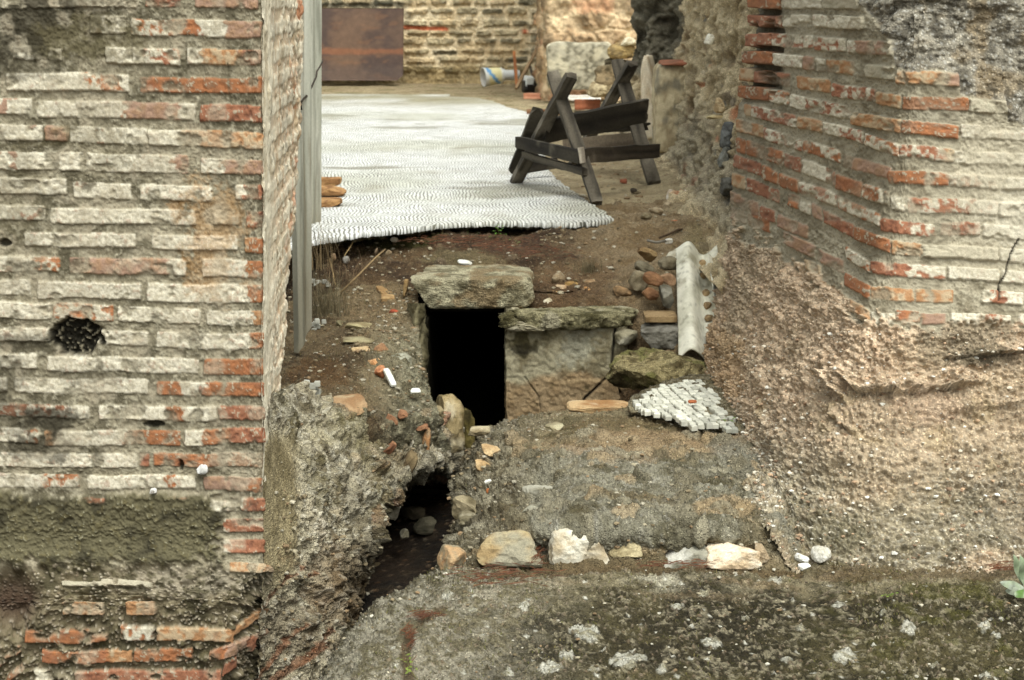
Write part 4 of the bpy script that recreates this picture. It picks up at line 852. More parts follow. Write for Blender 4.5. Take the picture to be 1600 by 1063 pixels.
rock('marble_chip', 1075, 305, 8.1, (.04,.06,.08), ((232,228,220),(200,190,176)), 'white marble chunk on the path by the rubble wall, right of two', 'marble chip', ang=(.1,.5,.4), box=7, cuts=2, s=264)
for i, (px, py, z, size, cl, lab) in enumerate((
 (1025, 329, .46, (.07,.06,.03), ((196,182,154),(150,132,104)), 'flat pale stone on the path left of the marble chunks'),
 (1010, 338, .45, (.06,.05,.03), ((160,150,124),(120,106,80)), 'flat grey stone on the path nearest the mosaic corner'),
 (1052, 350, .44, (.045,.04,.035), ((206,136,96),(180,104,66)), 'small orange brick lump in the middle of the path'),
 (1045, 377, .41, (.035,.035,.025), ((226,222,210),(196,190,172)), 'little round white pebble beside a dark twig'),
 (1060, 400, .40, (.13,.08,.05), ((196,190,170),(150,140,116)), 'white rounded stone just above the roofing sheet top'),
 (990, 298, .45, (.035,.035,.03), ((64,56,46),(40,34,28)), 'tiny dark stone on the path under the trestle'),
 (975, 283, .45, (.05,.04,.03), ((150,90,66),(120,70,50)), 'small reddish stone on the path under the trestle'),
 (1045, 320, .45, (.05,.05,.04), ((176,160,132),(130,112,86)), 'brown stone directly in front of the marble chunks'))):
    rock('loose_stone', px, py, 0, size, cl, lab, 'stone', ang=(0, .2, i), box=3, cuts=4, s=280+i, z=z)
# split brick bits beside the lintel
rock('broken_brick', 602, 455, 6.25, (.055,.09,.018), ((164,136,94),(138,108,70)), 'thin yellow brick piece left of the lintel, upper of two', 'brick', ang=(.2,.1,.5), box=9, cuts=1, rough=.02, s=300)
rock('broken_brick', 606, 467, 6.15, (.055,.06,.026), ((168,140,98),(142,112,74)), 'yellow brick piece left of the lintel, lower of two', 'brick', ang=(.1,0,.1), box=9, cuts=1, rough=.02, s=301)
rock('broken_brick', 634, 450, 6.15, (.018,.05,.07), ((160,134,92),(132,104,66)), 'narrow brick piece standing on end against the lintel', 'brick', ang=(0,.1,0), box=8, cuts=1, rough=.02, s=302)
rock('broken_brick', 616, 488, 6.0, (.045,.05,.02), ((170,80,50),(120,60,40)), 'dull red brick scrap below the yellow brick pieces', 'brick', ang=(0,.1,.5), box=4, cuts=3, s=303)
# row of big stones at the front of the ledge
for i, (px, py, Y, size, cl, lab, ang, bx) in enumerate((
 (790, 862, 3.79, (.20,.14,.095), ((176,158,120),(146,124,88),(146,142,124)), 'large ochre wedge of stone second from the left in the front row', (-.45,0,.05), 7),
 (905, 858, 3.79, (.16,.12,.105), ((214,208,190),(176,160,132)), 'big white block with a chipped lower right corner in the front row', (-.35,.0,.05), 8),
 (708, 874, 3.8, (.09,.10,.06), ((176,144,106),(140,130,106),(160,110,66)), 'orange and grey stone at the left end of the front row', (0,.1,.1), 4),
 (974, 856, 3.8, (.10,.08,.05), ((186,172,136),(140,126,94)), 'flat pale stone just right of the big white block', (0,.25,.2), 4),
 (1066, 868, 3.82, (.19,.15,.075), ((160,156,140),(100,96,80),(210,206,194)), 'rough grey conglomerate lump right of centre in the front row', (0,-.1,.1), 3),
 (1145, 866, 3.78, (.15,.09,.06), ((228,214,190),(196,172,140)), 'long white stone lying flat at the right of the front row', (0,.0,.05), 6),
 (1188, 864, 3.78, (.035,.06,.045), ((206,190,164),(160,140,112)), 'small pale stone snapped off the right end of the long white one', (0,-.4,.1), 5),
 (1282, 866, 3.8, (.048,.05,.042), ((226,222,212),(190,184,168)), 'round white stone against the foot of the right wall', (0,.2,.4), 3),
 (1253, 873, 3.8, (.036,.03,.022), ((232,230,222),(204,200,188)), 'small white stone left of the round white stone, upper', (0,.4,.2), 4),
 (1257, 886, 3.76, (.030,.03,.016), ((232,230,222),(204,200,188)), 'small flat white stone left of the round white stone, lower', (0,.0,.2), 4),
 (625, 1012, 3.36, (.016,.02,.018), ((236,228,214),(214,204,186)), 'oval white pebble in the soil joint near the bottom edge', (0,.7,.2), 2.3),
 (661, 966, 3.5, (.022,.02,.010), ((226,206,176),(200,170,140)), 'pinkish pebble at the top of the curved soil joint', (0,0,.2), 3))):
    rock('loose_stone' if size[0] < .1 else 'boulder_stone', px, py, Y, size, cl, lab, 'stone', ang=ang, box=bx, cuts=3, lvl=4, rough=.07, s=320+i, mat=M_STONE, taper=(.5, .25, .3, .2, .4, .15, .3)[i] if i < 7 else 0, lean=(.1, -.22, 0, 0, 0, 0, 0)[i] if i < 7 else 0)
for i, (px, py, z, size, cl, lab) in enumerate((
 (748, 672, .07, (.08,.07,.03), ((178,166,136),(130,116,88)), 'flat tan stone at the far left corner of the ledge'),
 (765, 703, .06, (.06,.07,.03), ((206,180,138),(176,146,106)), 'pale orange flat stone on the left slope of the ledge, upper'),
 (757, 727, .02, (.045,.07,.03), ((210,182,140),(180,150,108)), 'pale orange pointed stone on the left slope of the ledge, lower'),
 (790, 745, .04, (.05,.05,.03), ((176,164,138),(134,122,96)), 'square grey stone on the left slope of the ledge'),
 (764, 752, .03, (.032,.03,.014), ((232,230,220),(206,200,184)), 'small white chip on the left slope of the ledge'),
 (772, 766, .02, (.022,.05,.02), ((190,118,70),(150,96,60)), 'small orange chip just below the white chip on the slope'),
 (868, 667, .09, (.065,.06,.025), ((178,170,140),(140,130,102)), 'round grey stone set in the back of the ledge'),
 (862, 715, .08, (.05,.05,.02), ((184,176,146),(146,136,108)), 'pale grey stone set in the middle of the ledge'),
 (732, 796, -.02, (.09,.09,.07), ((150,138,110),(100,90,66)), 'rough brown stone on the lip over the channel'),
 (738, 815, -.025, (.09,.08,.04), ((160,152,130),(110,102,80)), 'rough grey stone on the slope left of the crust'),
 (1032, 733, .095, (.14,.08,.02), ((150,146,130),(104,100,84)), 'low grey stone crust in the middle of the ledge'),
 (843, 768, .08, (.09,.07,.04), ((166,162,146),(112,106,88)), 'grey lump at the upper left edge of the mortar crust'),
 (832, 800, .07, (.09,.07,.035), ((160,156,138),(108,102,84)), 'grey lump at the lower left edge of the mortar crust'))):
    rock('loose_stone', px, py, 0, size, cl, lab, 'stone', ang=(.1, .15*math.sin(i*2), i*.9), box=4, cuts=6, s=360+i, z=z-.004)

# small stone stuck in the left wall joints
rock('pebble', 316, 734, 3.79, (.03,.03,.024), ((206,204,200),(160,158,152)), 'grey pebble stuck in the mortar joint of the left wall, upper', s=401, cuts=5)
rock('pebble', 239, 768, 3.79, (.02,.03,.014), ((206,204,200),(130,124,116)), 'grey pebble stuck in the mortar joint of the left wall, lower', s=402, cuts=5)

# small mosaic fragment beside the right pier
def in_poly(x, y, poly):
    r = False; n = len(poly)
    for i in range(n):
        (x0, y0), (x1, y1) = poly[i], poly[(i+1) % n]
        if (y0 > y) != (y1 > y) and x < (x1-x0)*(y-y0)/(y1-y0)+x0: r = not r
    return r
def box_many(L):
    Vs, Fs, Cs = [], [], []
    for ctr, (sx, sy, sz), rz, col in L:
        Rm = rot(rnd.uniform(-.06, .06), rnd.uniform(-.06, .06), rz); t = .82
        v = np.array([(-1,-1,-1),(1,-1,-1),(1,1,-1),(-1,1,-1),(-1,-1,.6),(1,-1,.6),(1,1,.6),(-1,1,.6),(-t,-t,1),(t,-t,1),(t,t,1),(-t,t,1)])*np.array([sx,sy,sz])/2
        v = v*(1+np.array([[rnd.uniform(-.08,.08)]*3 for _ in range(12)])); v = v@Rm.T+np.array(ctr); b = len(Vs)*12
        Vs.append(v); Cs.append(np.repeat(col[None], 12, 0))
        Fs += [tuple(b+k for k in f) for f in ((0,1,5,4),(1,2,6,5),(2,3,7,6),(3,0,4,7),(4,5,9,8),(5,6,10,9),(6,7,11,10),(7,4,8,11),(8,9,10,11))]
    return np.concatenate(Vs), Fs, np.concatenate(Cs)
FP = [(990,628),(1010,612),(1040,598),(1062,592),(1100,590),(1120,615),(1146,655),(1150,668),(1120,664),(1098,662),(1075,660),(1050,648),(1030,642),(1008,640)]
mf = thing('mosaic_fragment', Wz(1070, 630, .11), 'small broken fragment of white mosaic on the ledge against the right wall', 'mosaic')
L = []
for i in range(-8, 18):
    for j in range(-16, 24):
        X = .40+i*.0232+.004*math.sin(j*.5)-.006*j; Y = 4.98+j*.0315+i*.006+.012*(i % 2)+.006*math.sin(i)
        P0 = np.array([X, Y, .152]); a_, b_ = proj(P0)
        if not in_poly(float(a_)+rnd.uniform(-4, 4), float(b_)+rnd.uniform(-1, 1), FP): continue
        dn = float(np.clip((a_-1085)/60, 0, 1)); 
        if rnd.random() < dn*.35: continue
        cc = c(*[int(v*(1-.14*dn)) for v in (216, 214, 198)])*rnd.uniform(.62, 1.04)
        L.append(((X+rnd.uniform(-.001,.001), Y, .1395+rnd.uniform(-.0035, .0035)-.004*dn), (.0208, .0285, .016), rnd.uniform(-.16, .16)+.12, cc))
V, F, CC = box_many(L); mesh_obj('tesserae', V, F, CC, M_SMOOTH, mf, False)
def bed(x):
    P = x.P; b = fbm(P, 30, 4, 1400); g1, gi = speck(P, 80, 1401, .4)
    return .008*b+.004*g1, mix(mix(c(140, 130, 104), c(92, 82, 58), sm(-.3, .4, b)), c(180, 172, 150), g1*.4)
BR = [[Wz(a_, b_, z) for a_, b_, z in r] for r in (
 [(985,622,.05),(1020,603,.05),(1062,587,.06),(1110,584,.07),(1160,600,.07)],
 [(982,634,.125),(1015,614,.132),(1062,594,.136),(1115,590,.136),(1160,612,.14)],
 [(984,642,.13),(1020,630,.135),(1062,622,.135),(1120,628,.137),(1165,640,.14)],
 [(985,646,.125),(1025,645,.13),(1062,652,.13),(1115,664,.13),(1170,672,.13)],
 [(975,655,.08),(1020,662,.08),(1062,668,.08),(1115,678,.085),(1170,690,.085)])]
patch('mortar_bed', BR, .005, bed, M_ROUGH, mf)
rock('tile_piece', 1082, 628, 0, (.026,.02,.014), ((170,100,64),(146,84,54)), 'tiny orange tile piece lying on the small mosaic fragment', 'tile', z=.163, s=410)
# upturned clump of tesserae near the dry plant, and two more bits on the pier foot
def clump(px, py, Y, n, w_, h_, label, s):
    r_ = random.Random(s); L = []; b = W(px, py, Y)
    for i in range(n):
        L.append(((b[0]+r_.uniform(-w_, w_)/2, b[1]+r_.uniform(-.02, .02), b[2]+r_.uniform(-h_, h_)/2), (.018, .014, .016), r_.uniform(-.5, .5), c(200, 198, 184)*r_.uniform(.5, 1)))
    V, F, CC = box_many(L); tag(mesh_obj('mosaic_fragment', V, F, CC, M_SMOOTH, None, False), label, 'mosaic')
clump(502, 452, 6.4, 30, .07, .08, 'broken lump of white mosaic standing behind the dry plant by the boards', 1)
clump(522, 470, 6.3, 5, .008, .02, 'few loose white tesserae right of the dry plant', 2)
clump(486, 606, 4.62, 8, .04, .04, 'few white tesserae stuck on the top of the bank beside the left pier', 3)
clump(497, 512, 5.9, 12, .05, .07, 'heap of greyish tesserae under the dry plant at the foot of the boards', 4)

# ------------------------------------------------------------ CORRUGATED SHEET
def sheet(parent_label, top, bot, width, wave, amp, th, phase, name='roofing_sheet', cut=None, cols=((222,218,200),(200,196,176))):
    top = np.array(top)+np.array([0, -.03, .035]); bot = np.array(bot)+np.array([0, -.03, .03]); ax = bot-top; L = np.linalg.norm(ax); ax /= L
    side = np.array([1., 0.12, 0]); side -= ax*(side@ax); side /= np.linalg.norm(side); n = np.cross(side, ax)
    if n[2] < 0: n = -n
    nu, nv = 40, 60; V = []; 
    for k, off in enumerate((0, -th)):
        for j in range(nv+1):
            for i in range(nu+1):
                s_ = i/nu; t = j/nv
                l0 = .0+.012*math.sin(s_*9)+.01*(s_ > .55); l1 = 1.+.004*math.sin(s_*23)
                if cut: l1 = l1-cut*float(sm(.55, .62, s_)); 
                if s_ < .12: l0 += .0; 
                h = amp*math.cos(2*math.pi*(s_*wave-phase))
                V.append(top+ax*L*(l0+(l1-l0)*t)+side*width*(s_-.5)*(1-.12*(1-t))+n*(h+off))
    V = np.array(V); m = (nu+1)*(nv+1); F = []
    for k in (0, 1):
        for j in range(nv):
            for i in range(nu):
                a_ = k*m+j*(nu+1)+i; q = (a_, a_+nu+1, a_+nu+2, a_+1); F.append(q if k == 0 else q[::-1])
    for i in range(nu):
        F.append((i, i+1, m+i+1, m+i)); b = nv*(nu+1); F.append((b+i+1, b+i, m+b+i, m+b+i+1))
    for j in range(nv):
        a_, b = j*(nu+1), (j+1)*(nu+1); F.append((b, a_, m+a_, m+b)); F.append((a_+nu, b+nu, m+b+nu, m+a_+nu))
    f = fbm(V, 12, 4, 5); g_ = fbm(V*np.array([3, 1, 1]), 40, 3, 6)
    col = mix(c(*cols[0]), c(*cols[1]), sm(-.3, .4, f+.3*g_)); col = mix(col, c(134, 126, 98), sm(.1, .6, fbm(V, 14, 4, 8))*.6); col = mix(col, c(110, 104, 84), sm(.3, .7, fbm(V, 60, 3, 9))*.5)
    return tag(mesh_obj(name, V, F, col, M_SMOOTH), parent_label, 'roofing sheet')
sheet('pale grey corrugated roofing sheet piece leaning down the slope beside the right wall', W(1086, 398, 6.28), W(1098, 566, 5.62), .185, 1.25, .030, .007, .33, cut=.24)
sheet('second pale roofing sheet piece half hidden behind the first and the right wall', W(1122, 412, 6.12), W(1135, 480, 5.85), .11, .8, .02, .007, .9)
for i, (px, py) in enumerate(((1099, 432), (1103, 458), (1108, 497), (1097, 412), (1106, 478))):
    rock('pebble', px, py, 6.12-.0042*(py-430)+.0, (.032-.003*(i % 2), .03, .03), ((176,150,112),(130,108,80)), ['grey brown pebble second from the top in the groove of the roofing sheet', 'brown pebble in the middle of the roofing sheet groove', 'tan pebble lowest in the groove of the roofing sheet', 'grey stone at the top end of the roofing sheet groove', 'dull pebble just above the lowest one in the sheet groove'][i], 'stone', s=420+i, cuts=4)

# ------------------------------------------------------------ GREY BOARDS behind the left pier
def board_panel(name, pts, th, label, cols, ribs=0, cat='board'):
    """pts: four world corners (tl,tr,br,bl)"""
    p = [np.array(q, float) for q in pts]; nu, nv = 14, 90; V = []
    n = np.cross(p[1]-p[0], p[3]-p[0]); n /= np.linalg.norm(n)
    for off in (0, th):
        for j in range(nv+1):
            for i in range(nu+1):
                s_, t = i/nu, j/nv; q = (p[0]*(1-s_)+p[1]*s_)*(1-t)+(p[3]*(1-s_)+p[2]*s_)*t; V.append(q+n*(off+ribs*math.cos(s_*math.pi*3)))
    V = np.array(V); m = (nu+1)*(nv+1); F = []
    for k in (0, 1):
        for j in range(nv):
            for i in range(nu):
                a_ = k*m+j*(nu+1)+i; q = (a_, a_+1, a_+nu+2, a_+nu+1); F.append(q if k else q[::-1])
    for i in range(nu):
        F.append((i+1, i, m+i, m+i+1)); b = nv*(nu+1); F.append((b+i, b+i+1, m+b+i+1, m+b+i))
    for j in range(nv):
        a_, b = j*(nu+1), (j+1)*(nu+1); F.append((a_, b, m+b, m+a_)); F.append((b+nu, a_+nu, m+a_+nu, m+b+nu))
    st = V*np.array([30, 10, 1.2]); f = fbm(st, 1, 4, 3); col = mix(c(*cols[0]), c(*cols[1]), sm(-.4, .5, f))
    col = mix(col, c(120, 104, 76), sm(.2, .6, fbm(V*np.array([16, 16, 1]), 2, 4, 8))*.5); col = mix(col, c(110, 98, 74), sm(.95, .35, V[:, 2]+.15*f)*.6); col = mix(col, c(96, 96, 84), sm(.3, .6, fbm(V*np.array([60, 60, 3]), 1, 3, 9))*.5)
    return tag(mesh_obj(name, V, F, col, M_SMOOTH, None, False), label, cat)
GB = ((204, 203, 188), (176, 176, 160))
board_panel('grey_board', (W(455, -200, 5.45), W(484, -200, 5.55), W(486, 510, 5.55), W(468, 552, 5.42)), .02, 'narrow grey board leaning behind the left pier, nearer of two, reaching lower', GB, .004)
board_panel('grey_board', (W(476, -200, 6.95), W(502, -200, 7.05), W(501, 347, 7.05), W(484, 362, 6.95)), .02, 'grey board standing at the mosaic edge, farther of two', GB, .004)
def tube(name, pts, r, col, label=None, cat=None, parent=None, mat=None, k=6, taper=0):
    P = np.array(pts, float); n = len(P); V = []
    for i in range(n):
        t = P[min(i+1, n-1)]-P[max(i-1, 0)]; t /= np.linalg.norm(t)+1e-9; u = np.cross(t, [0, .3, 1.]); u /= np.linalg.norm(u)+1e-9; v = np.cross(t, u)
        rr = r*(1-taper*i/(n-1))
        for j in range(k): a_ = 2*math.pi*j/k; V.append(P[i]+rr*(u*math.cos(a_)+v*math.sin(a_)))
    F = [(i*k+j, i*k+(j+1) % k, (i+1)*k+(j+1) % k, (i+1)*k+j) for i in range(n-1) for j in range(k)]+[tuple(range(k))[::-1], tuple(range((n-1)*k, n*k))]
    o = mesh_obj(name, V, F, c(*col), mat or M_WOOD, parent)
    if label: tag(o, label, cat)
    return o
tube('wire', [W(a_, b_, Y) for a_, b_, Y in ((504,96,6.9),(500,104,6.6),(495,112,6.3),(494,120,6.2),(487,136,5.9),(481,148,5.6),(474,155,5.35),(471,160,5.3),(471,172,5.3))], .004, (58, 50, 40), 'dark twisted wire tied round the grey boards', 'wire')
for i, (py, ln, lab) in enumerate(((283, .11, 'top brick of the short stack behind the grey board'), (298, .13, 'middle brick of the short stack behind the grey board'), (317, .10, 'bottom brick of the short stack behind the grey board'))):
    rock('brick', 511+i % 2*3, py, (8.3, 8.0, 7.65)[i], (ln+.04, .14, .045), ((176,136,90),(126,90,56)), lab, 'brick', box=7, cuts=2, lvl=4, rough=.05, s=430+i, group='bricks stacked at the mosaic edge')

# ------------------------------------------------------------ TRESTLE
DW = ((58, 53, 44), (34, 30, 25), (92, 86, 74)); GW = ((90, 83, 71), (50, 45, 37), (122, 114, 100))
tr = thing('trestle', (.42, 8.75, .45), 'old dark wooden trestle of crossed legs and planks standing on the mosaic edge', 'trestle')
def bm_(nm, a_, b_, wd, th, cols, s, up=(0, 0, 1), jag=0.0): return beam(nm, W(*a_) if len(a_) == 3 else a_, W(*b_) if len(b_) == 3 else b_, wd, th, up, cols, tr, s, jag=jag)
bm_('leg', (863,114,8.38), (934,319,7.80), .062, .04, GW, 1, (1, 0, 0), .02)
bm_('leg', (893,118,8.15), (804,288,8.72), .062, .05, GW, 2, (1, 0, 0), .02)
bm_('leg', (964,96,9.30), (1022,287,8.80), .075, .04, GW, 3, (1, 0, 0), .02)
bm_('leg', (989,98,9.1), (894,262,9.72), .062, .05, GW, 4, (1, 0, 0), .02)
bm_('plank', (852,205,8.40), (1012,172,8.78), .135, .028, DW, 5, (0, -.3, 1), .04)
bm_('plank', (842,173,8.45), (803,270,8.80), .075, .025, DW, 6, (1, 0, 0), .05)
bm_('plank', (880,205,8.9), (1010,196,9.1), .05, .03, DW, 16, (0, -.3, 1), .04)
bm_('crossbar', (808,222,8.52), (908,246,7.92), .066, .03, DW, 7)
bm_('crossbar', (819,242,8.50), (914,269,7.88), .036, .035, GW, 8)
bm_('crossbar', (804,265,8.78), (870,254,9.05), .066, .025, DW, 9, jag=.03)
bm_('rail', (909,244,7.95), (1028,236,8.74), .078, .028, ((72,64,53),(42,37,30),(110,100,84)), 10)
bm_('rail', (880,228,9.45), (1000,216,9.3), .075, .025, ((110,98,82),(78,68,56)), 11)
bm_('strut', (907,232,7.88), (911,256,7.86), .03, .03, ((166,156,140),(120,110,96)), 12, (1, 0, 0))

# ------------------------------------------------------------ FAR MASONRY
def far_wall(x):
    q = x.q; na, nb, nc = noises(q, 1500); P = x.P; col = mix(c(226, 208, 174), c(204, 182, 144), sm(-.4, .5, na)); h = .0*na
    rg = random.Random(4); specs = []; y = -120
    CR_ = [(-14, 12), (3, 13), (18, 12), (36, 13), (52, 13), (64, 12), (81, 12), (94, 13), (108, 14)]
    while y < -14: specs_y = y; CR_.append((y, 12)); y += 16
    for yc, t in CR_:
        xx = 380+rg.uniform(0, 30)
        while xx < 852:
            w_ = rg.uniform(18, 48); specs.append((xx, yc+rg.uniform(-1, 1), xx+w_, yc+rg.uniform(-1, 1), t*rg.uniform(.75, 1.0), rg.choice(['A', 'B', 'B', 'D', 'E']))); xx += w_+rg.uniform(3, 7)
    X = x.px+fbm(q/6., 1, 2, 9)*1.5; Yv = x.py+fbm(q/6., 1, 2, 19)*1.3
    pal = {'A': c(158, 146, 118), 'B': c(192, 176, 142), 'D': c(124, 116, 94), 'E': c(210, 188, 150)}
    for x0, y0, x1, y1, t, kd in specs:
        m = (x.px > x0-3) & (x.px < x1+3) & (np.abs(x.py-y0) < t)
        if not m.any(): continue
        dx = np.minimum(X[m]-x0, x1-X[m]); dy = t/2-np.abs(Yv[m]-y0); d = 4-np.hypot(np.maximum(4-dx, 0), np.maximum(4-dy, 0)); k = sm(0, 1.8, d)
        cc = mix(pal[kd]*1., c(70, 68, 56), sm(-.1, .5, nb[m]+.06*(y0-Yv[m])*-1)*.38*(1-.6*sm(60, 110, y0)*np.ones(m.sum())))
        cc = mix(cc, c(190, 164, 124), sm(.1, .5, na[m])*.5); col[m] = mix(col[m], cc, k); h[m] = .03*k+.008*nb[m]
    r = sm(4, 2.4, np.abs(x.py-np.interp(x.px, [500,640,700,830,860], [39,43,46,50,55]))+nb)*(sm(703, 698, x.px)+sm(812, 820, x.px)); col = mix(col, c(184, 92, 56), np.clip(r, 0, 1)*.9)
    tb = sm(6, 3, np.abs(x.py-8-nb*2))*sm(640, 625, x.px); col = mix(col, c(66, 66, 54), tb*.8)
    lo = sm(96, 112, x.py+7*na); col = mix(col, mix(c(168, 146, 102), c(124, 108, 72), sm(-.3, .4, nb+na*.5)), lo*.8)
    pl = sm(14, 4, np.abs(x.px-835+4*na)); col = mix(col, mix(c(224, 206, 172), c(150, 140, 116), sm(-.1, .5, nb)), pl*.9); h = h+.05*pl
    col = mix(col, c(90, 84, 66), sm(.35, .7, fbm(q/16., 1, 4, 77))*.45)
    return h+.01*nc, col
Yb = 21.7
g = [[W(px, py, Yb) for px in (380, 500, 620, 740, 855)] for py in (-330, -150, 0, 60, 110, 132)]
bw = thing('stone_wall', W(640, 125, Yb), 'far coursed stone and brick wall closing the back of the room', 'stone wall')
patch('wall_face', g, .011, far_wall, M_FAR, bw)
V, F = box_v(-9, .55, Yb+.08, Yb+.7, .3, 4.4); mesh_obj('wall_core', V, F, c(150, 132, 102), M_FAR, bw, False)
def far_wall2(x):
    P = x.P; q = x.q; a_ = fbm(P, 1.6, 4, 1600); b = fbm(P, 6, 4, 1601); d = fbm(P, 22, 3, 1602); f1, f2, i = worley(P*np.array([3.2, 3.2, 6.5]), 1605); st = sm(.05, .2, f2-f1)
    col = mix(c(220, 196, 158), c(184, 154, 118), sm(-.3, .5, b)); col = mix(col, mix(c(150, 128, 100), c(196, 160, 120), i), st*.6); col = mix(col, c(206, 130, 90), sm(.25, .5, fbm(P, 4, 3, 1606))*.35); col = mix(col, c(92, 84, 66), sm(.2, .6, b+.4*d)*.55)
    return .05*b+.02*d+.05*st*(i-.2), col
sw2 = thing('stone_wall', W(920, 150, 17.2), 'rough pinkish rubble wall behind the trestle, set forward from the back wall', 'stone wall')
g = [[W(px, py, Y) for px, Y in ((840, 18.4), (852, 17.4), (900, 17.3), (960, 17.2), (1060, 17.1), (1110, 17.1))] for py in (-330, -150, 0, 60, 120, 158)]
patch('wall_face', g, .014, far_wall2, M_FAR, sw2)
V, F = box_v(.45, 2.6, 17.6, 22, .3, 4.2); mesh_obj('wall_core', V, F, c(150, 132, 102), M_FAR, sw2, False)
rock('stone_slab', 905, 103, 16.9, (.70, .25, .50), ((176,168,146),(112,106,88),(206,196,168)), 'large pale speckled stone slab standing behind the trestle', 'stone', box=8, lvl=5, rough=.04, cuts=1, s=500)
for i, (px, py, Y, size, cl, lab) in enumerate((
 (972, 80, 14.5, (.26,.3,.14), ((176,150,100),(116,98,66)), 'mossy tan boulder on top of the stones behind the trestle'),
 (956, 118, 14.5, (.22,.3,.2), ((160,140,108),(104,92,70)), 'grey brown boulder between the speckled slab and the trestle leg'),
 (986, 128, 12.5, (.12,.2,.16), ((196,142,88),(150,100,60)), 'round orange brown stone seen between the trestle legs'),
 (970, 100, 14.6, (.3,.3,.12), ((104,94,72),(70,62,46)), 'dark stone under the mossy tan boulder'),
 (985, 66, 14.4, (.16,.2,.08), ((226,214,184),(180,164,132)), 'pale flat stone at the foot of the dark rock'),
 (940, 140, 15.5, (.26,.3,.16), ((176,160,126),(126,110,82)), 'pale rubble stone low behind the middle of the trestle'),
 (1002, 108, 12, (.1,.2,.2), ((60,54,44),(40,36,28)), 'dark rock deep in the gap beside the white upright slab'))):
    rock('boulder', px, py, Y, size, cl, lab, 'stone', box=3, lvl=4, cuts=4, s=510+i, ang=(0, 0, i))

# rubble wall running from there towards the right pier
def rub(x):
    P = x.P; a_ = fbm(P, 2.5, 4, 1700); b = fbm(P, 9, 4, 1701); d = fbm(P, 34, 4, 1702); wp = P+.05*np.stack([fbm(P, 5, 2, 1), fbm(P, 5, 2, 2), fbm(P, 5, 2, 3)], -1)
    f1, f2, i = worley(wp*np.array([6, 4, 7.5]), 1705); st = sm(.05, .2, f2-f1)*sm(.35, .5, i); g1, gi = speck(P, 26, 1706, .34)
    col = mix(c(210, 192, 156), c(170, 150, 114), sm(-.4, .5, b+.3*d)); sc_ = mix(c(176, 160, 130), c(136, 112, 82), (i*7) % 1); sc_ = mix(sc_, c(184, 116, 78), sm(.9, .93, i)); sc_ = mix(sc_, c(120, 118, 112), sm(.8, .83, i)*sm(.9, .87, i))
    col = mix(col, sc_, st*.8); col = mix(col, mix(c(214, 204, 180), c(130, 100, 70), gi), g1*.45); col = mix(col, c(110, 96, 68), sm(.25, .65, b+.5*d)*.4)
    lo = sm(.92, .62, P[..., 2]+.12*a_+.08*b+.0); gy = mix(c(146, 142, 126), c(98, 94, 82), sm(-.4, .4, b+.4*d)); gy = mix(gy, c(176, 172, 156), sm(.3, .6, d)*.5)
    col = mix(col, gy, lo*.5*sm(.45, .52, P[..., 2]))
    hd = sm(10.55, 10.85, P[..., 1]+.15*b)*sm(.9, 1.02, P[..., 2]+.08*a_); col = mix(col, mix(c(110, 106, 92), c(62, 60, 50), sm(-.35, .4, b+.5*d)), hd*.9)
    return .045*b+.024*d+.05*st*sm(.7, .15, f1)+.06*a_+.014*g1, col
rw = thing('rubble_wall', (1.1, 9, .4), 'eroded brown rubble wall running back from the right pier to the upright slabs', 'rubble wall')
g = []
for z, dx in ((3.2, .16), (2.2, .10), (1.5, .07), (1.05, .04), (.78, .0), (.6, -.05), (.47, -.13), (.38, -.24)):
    g.append([np.array([X+dx, Y, z]) for X, Y in ((2.2, 11.5), (.90, 11.35), (.865, 11.2), (.90, 11.05), (1.08, 10.98), (1.13, 10.3), (1.10, 9.4), (1.07, 8.5), (1.05, 7.7), (1.03, 7.0), (1.0, 6.3), (1.02, 5.7))])
patch('wall_face', g, .0085, rub, M_ROUGH, rw)
V, F = box_v(1.35, 2.9, 5.8, 11.0, .2, 2.6); mesh_obj('wall_core', V, F, c(150, 132, 102), M_FAR, rw, False)
#rock('dark_rock', 1017, 12, 11.1, (.29, .34, .82), ((150,144,126),(100,94,78),(170,166,148)), 'tall dark lichen covered rock at the head of the rubble wall', 'rock', box=4, lvl=6, rough=.16, cuts=6, s=530, mat=M_ROUGH)
rock('upright_slab', 1013, 152, 10.75, (.10, .16, .56), ((226,214,190),(196,176,146)), 'white narrow upright stone slab at the end of the rubble wall', 'stone', box=6, lvl=4, rough=.06, cuts=2, s=531)
rock('upright_slab', 1058, 168, 10.3, (.31, .26, .60), ((196,182,150),(156,140,110),(120,114,98)), 'broad grey upright stone slab with a dark stained top beside the white one', 'stone', box=8, lvl=5, rough=.05, cuts=1, s=532)
for i, (px, py, Y, size, cl, lab, nm) in enumerate((
 (1062, 98, 10.25, (.26,.2,.035), ((160,104,80),(130,92,72)), 'thin red tile ledge capping the broad grey upright slab', 'tile'),
 (1138, 212, 7.25, (.075,.12,.12), ((110,112,110),(74,74,72)), 'dark blue grey stone in the rubble wall, upper of two', 'stone'),
 (1134, 247, 7.15, (.07,.12,.09), ((130,130,122),(92,92,84)), 'grey stone in the rubble wall, lower of two', 'stone'),
 (1139, 292, 6.95, (.07,.12,.08), ((104,102,94),(64,62,56)), 'rough dark stone low in the rubble wall beside the bricks', 'stone'),
 (1118, 183, 7.5, (.085,.12,.02), ((206,190,146),(170,150,110)), 'thin pale stone flake projecting from the rubble wall', 'stone'),
 (1108, 62, 7.9, (.045,.1,.05), ((226,222,206),(180,170,146)), 'small white stone projecting high in the rubble wall', 'stone'),
 (1124, 165, 7.5, (.05,.1,.07), ((206,186,150),(160,136,100)), 'pale stone in the rubble wall above the thin flake', 'stone'))):
    rock(nm+('_ledge' if nm == 'tile' else '_block'), px, py, Y, size, cl, lab, nm, box=5, lvl=4, cuts=3, s=540+i)

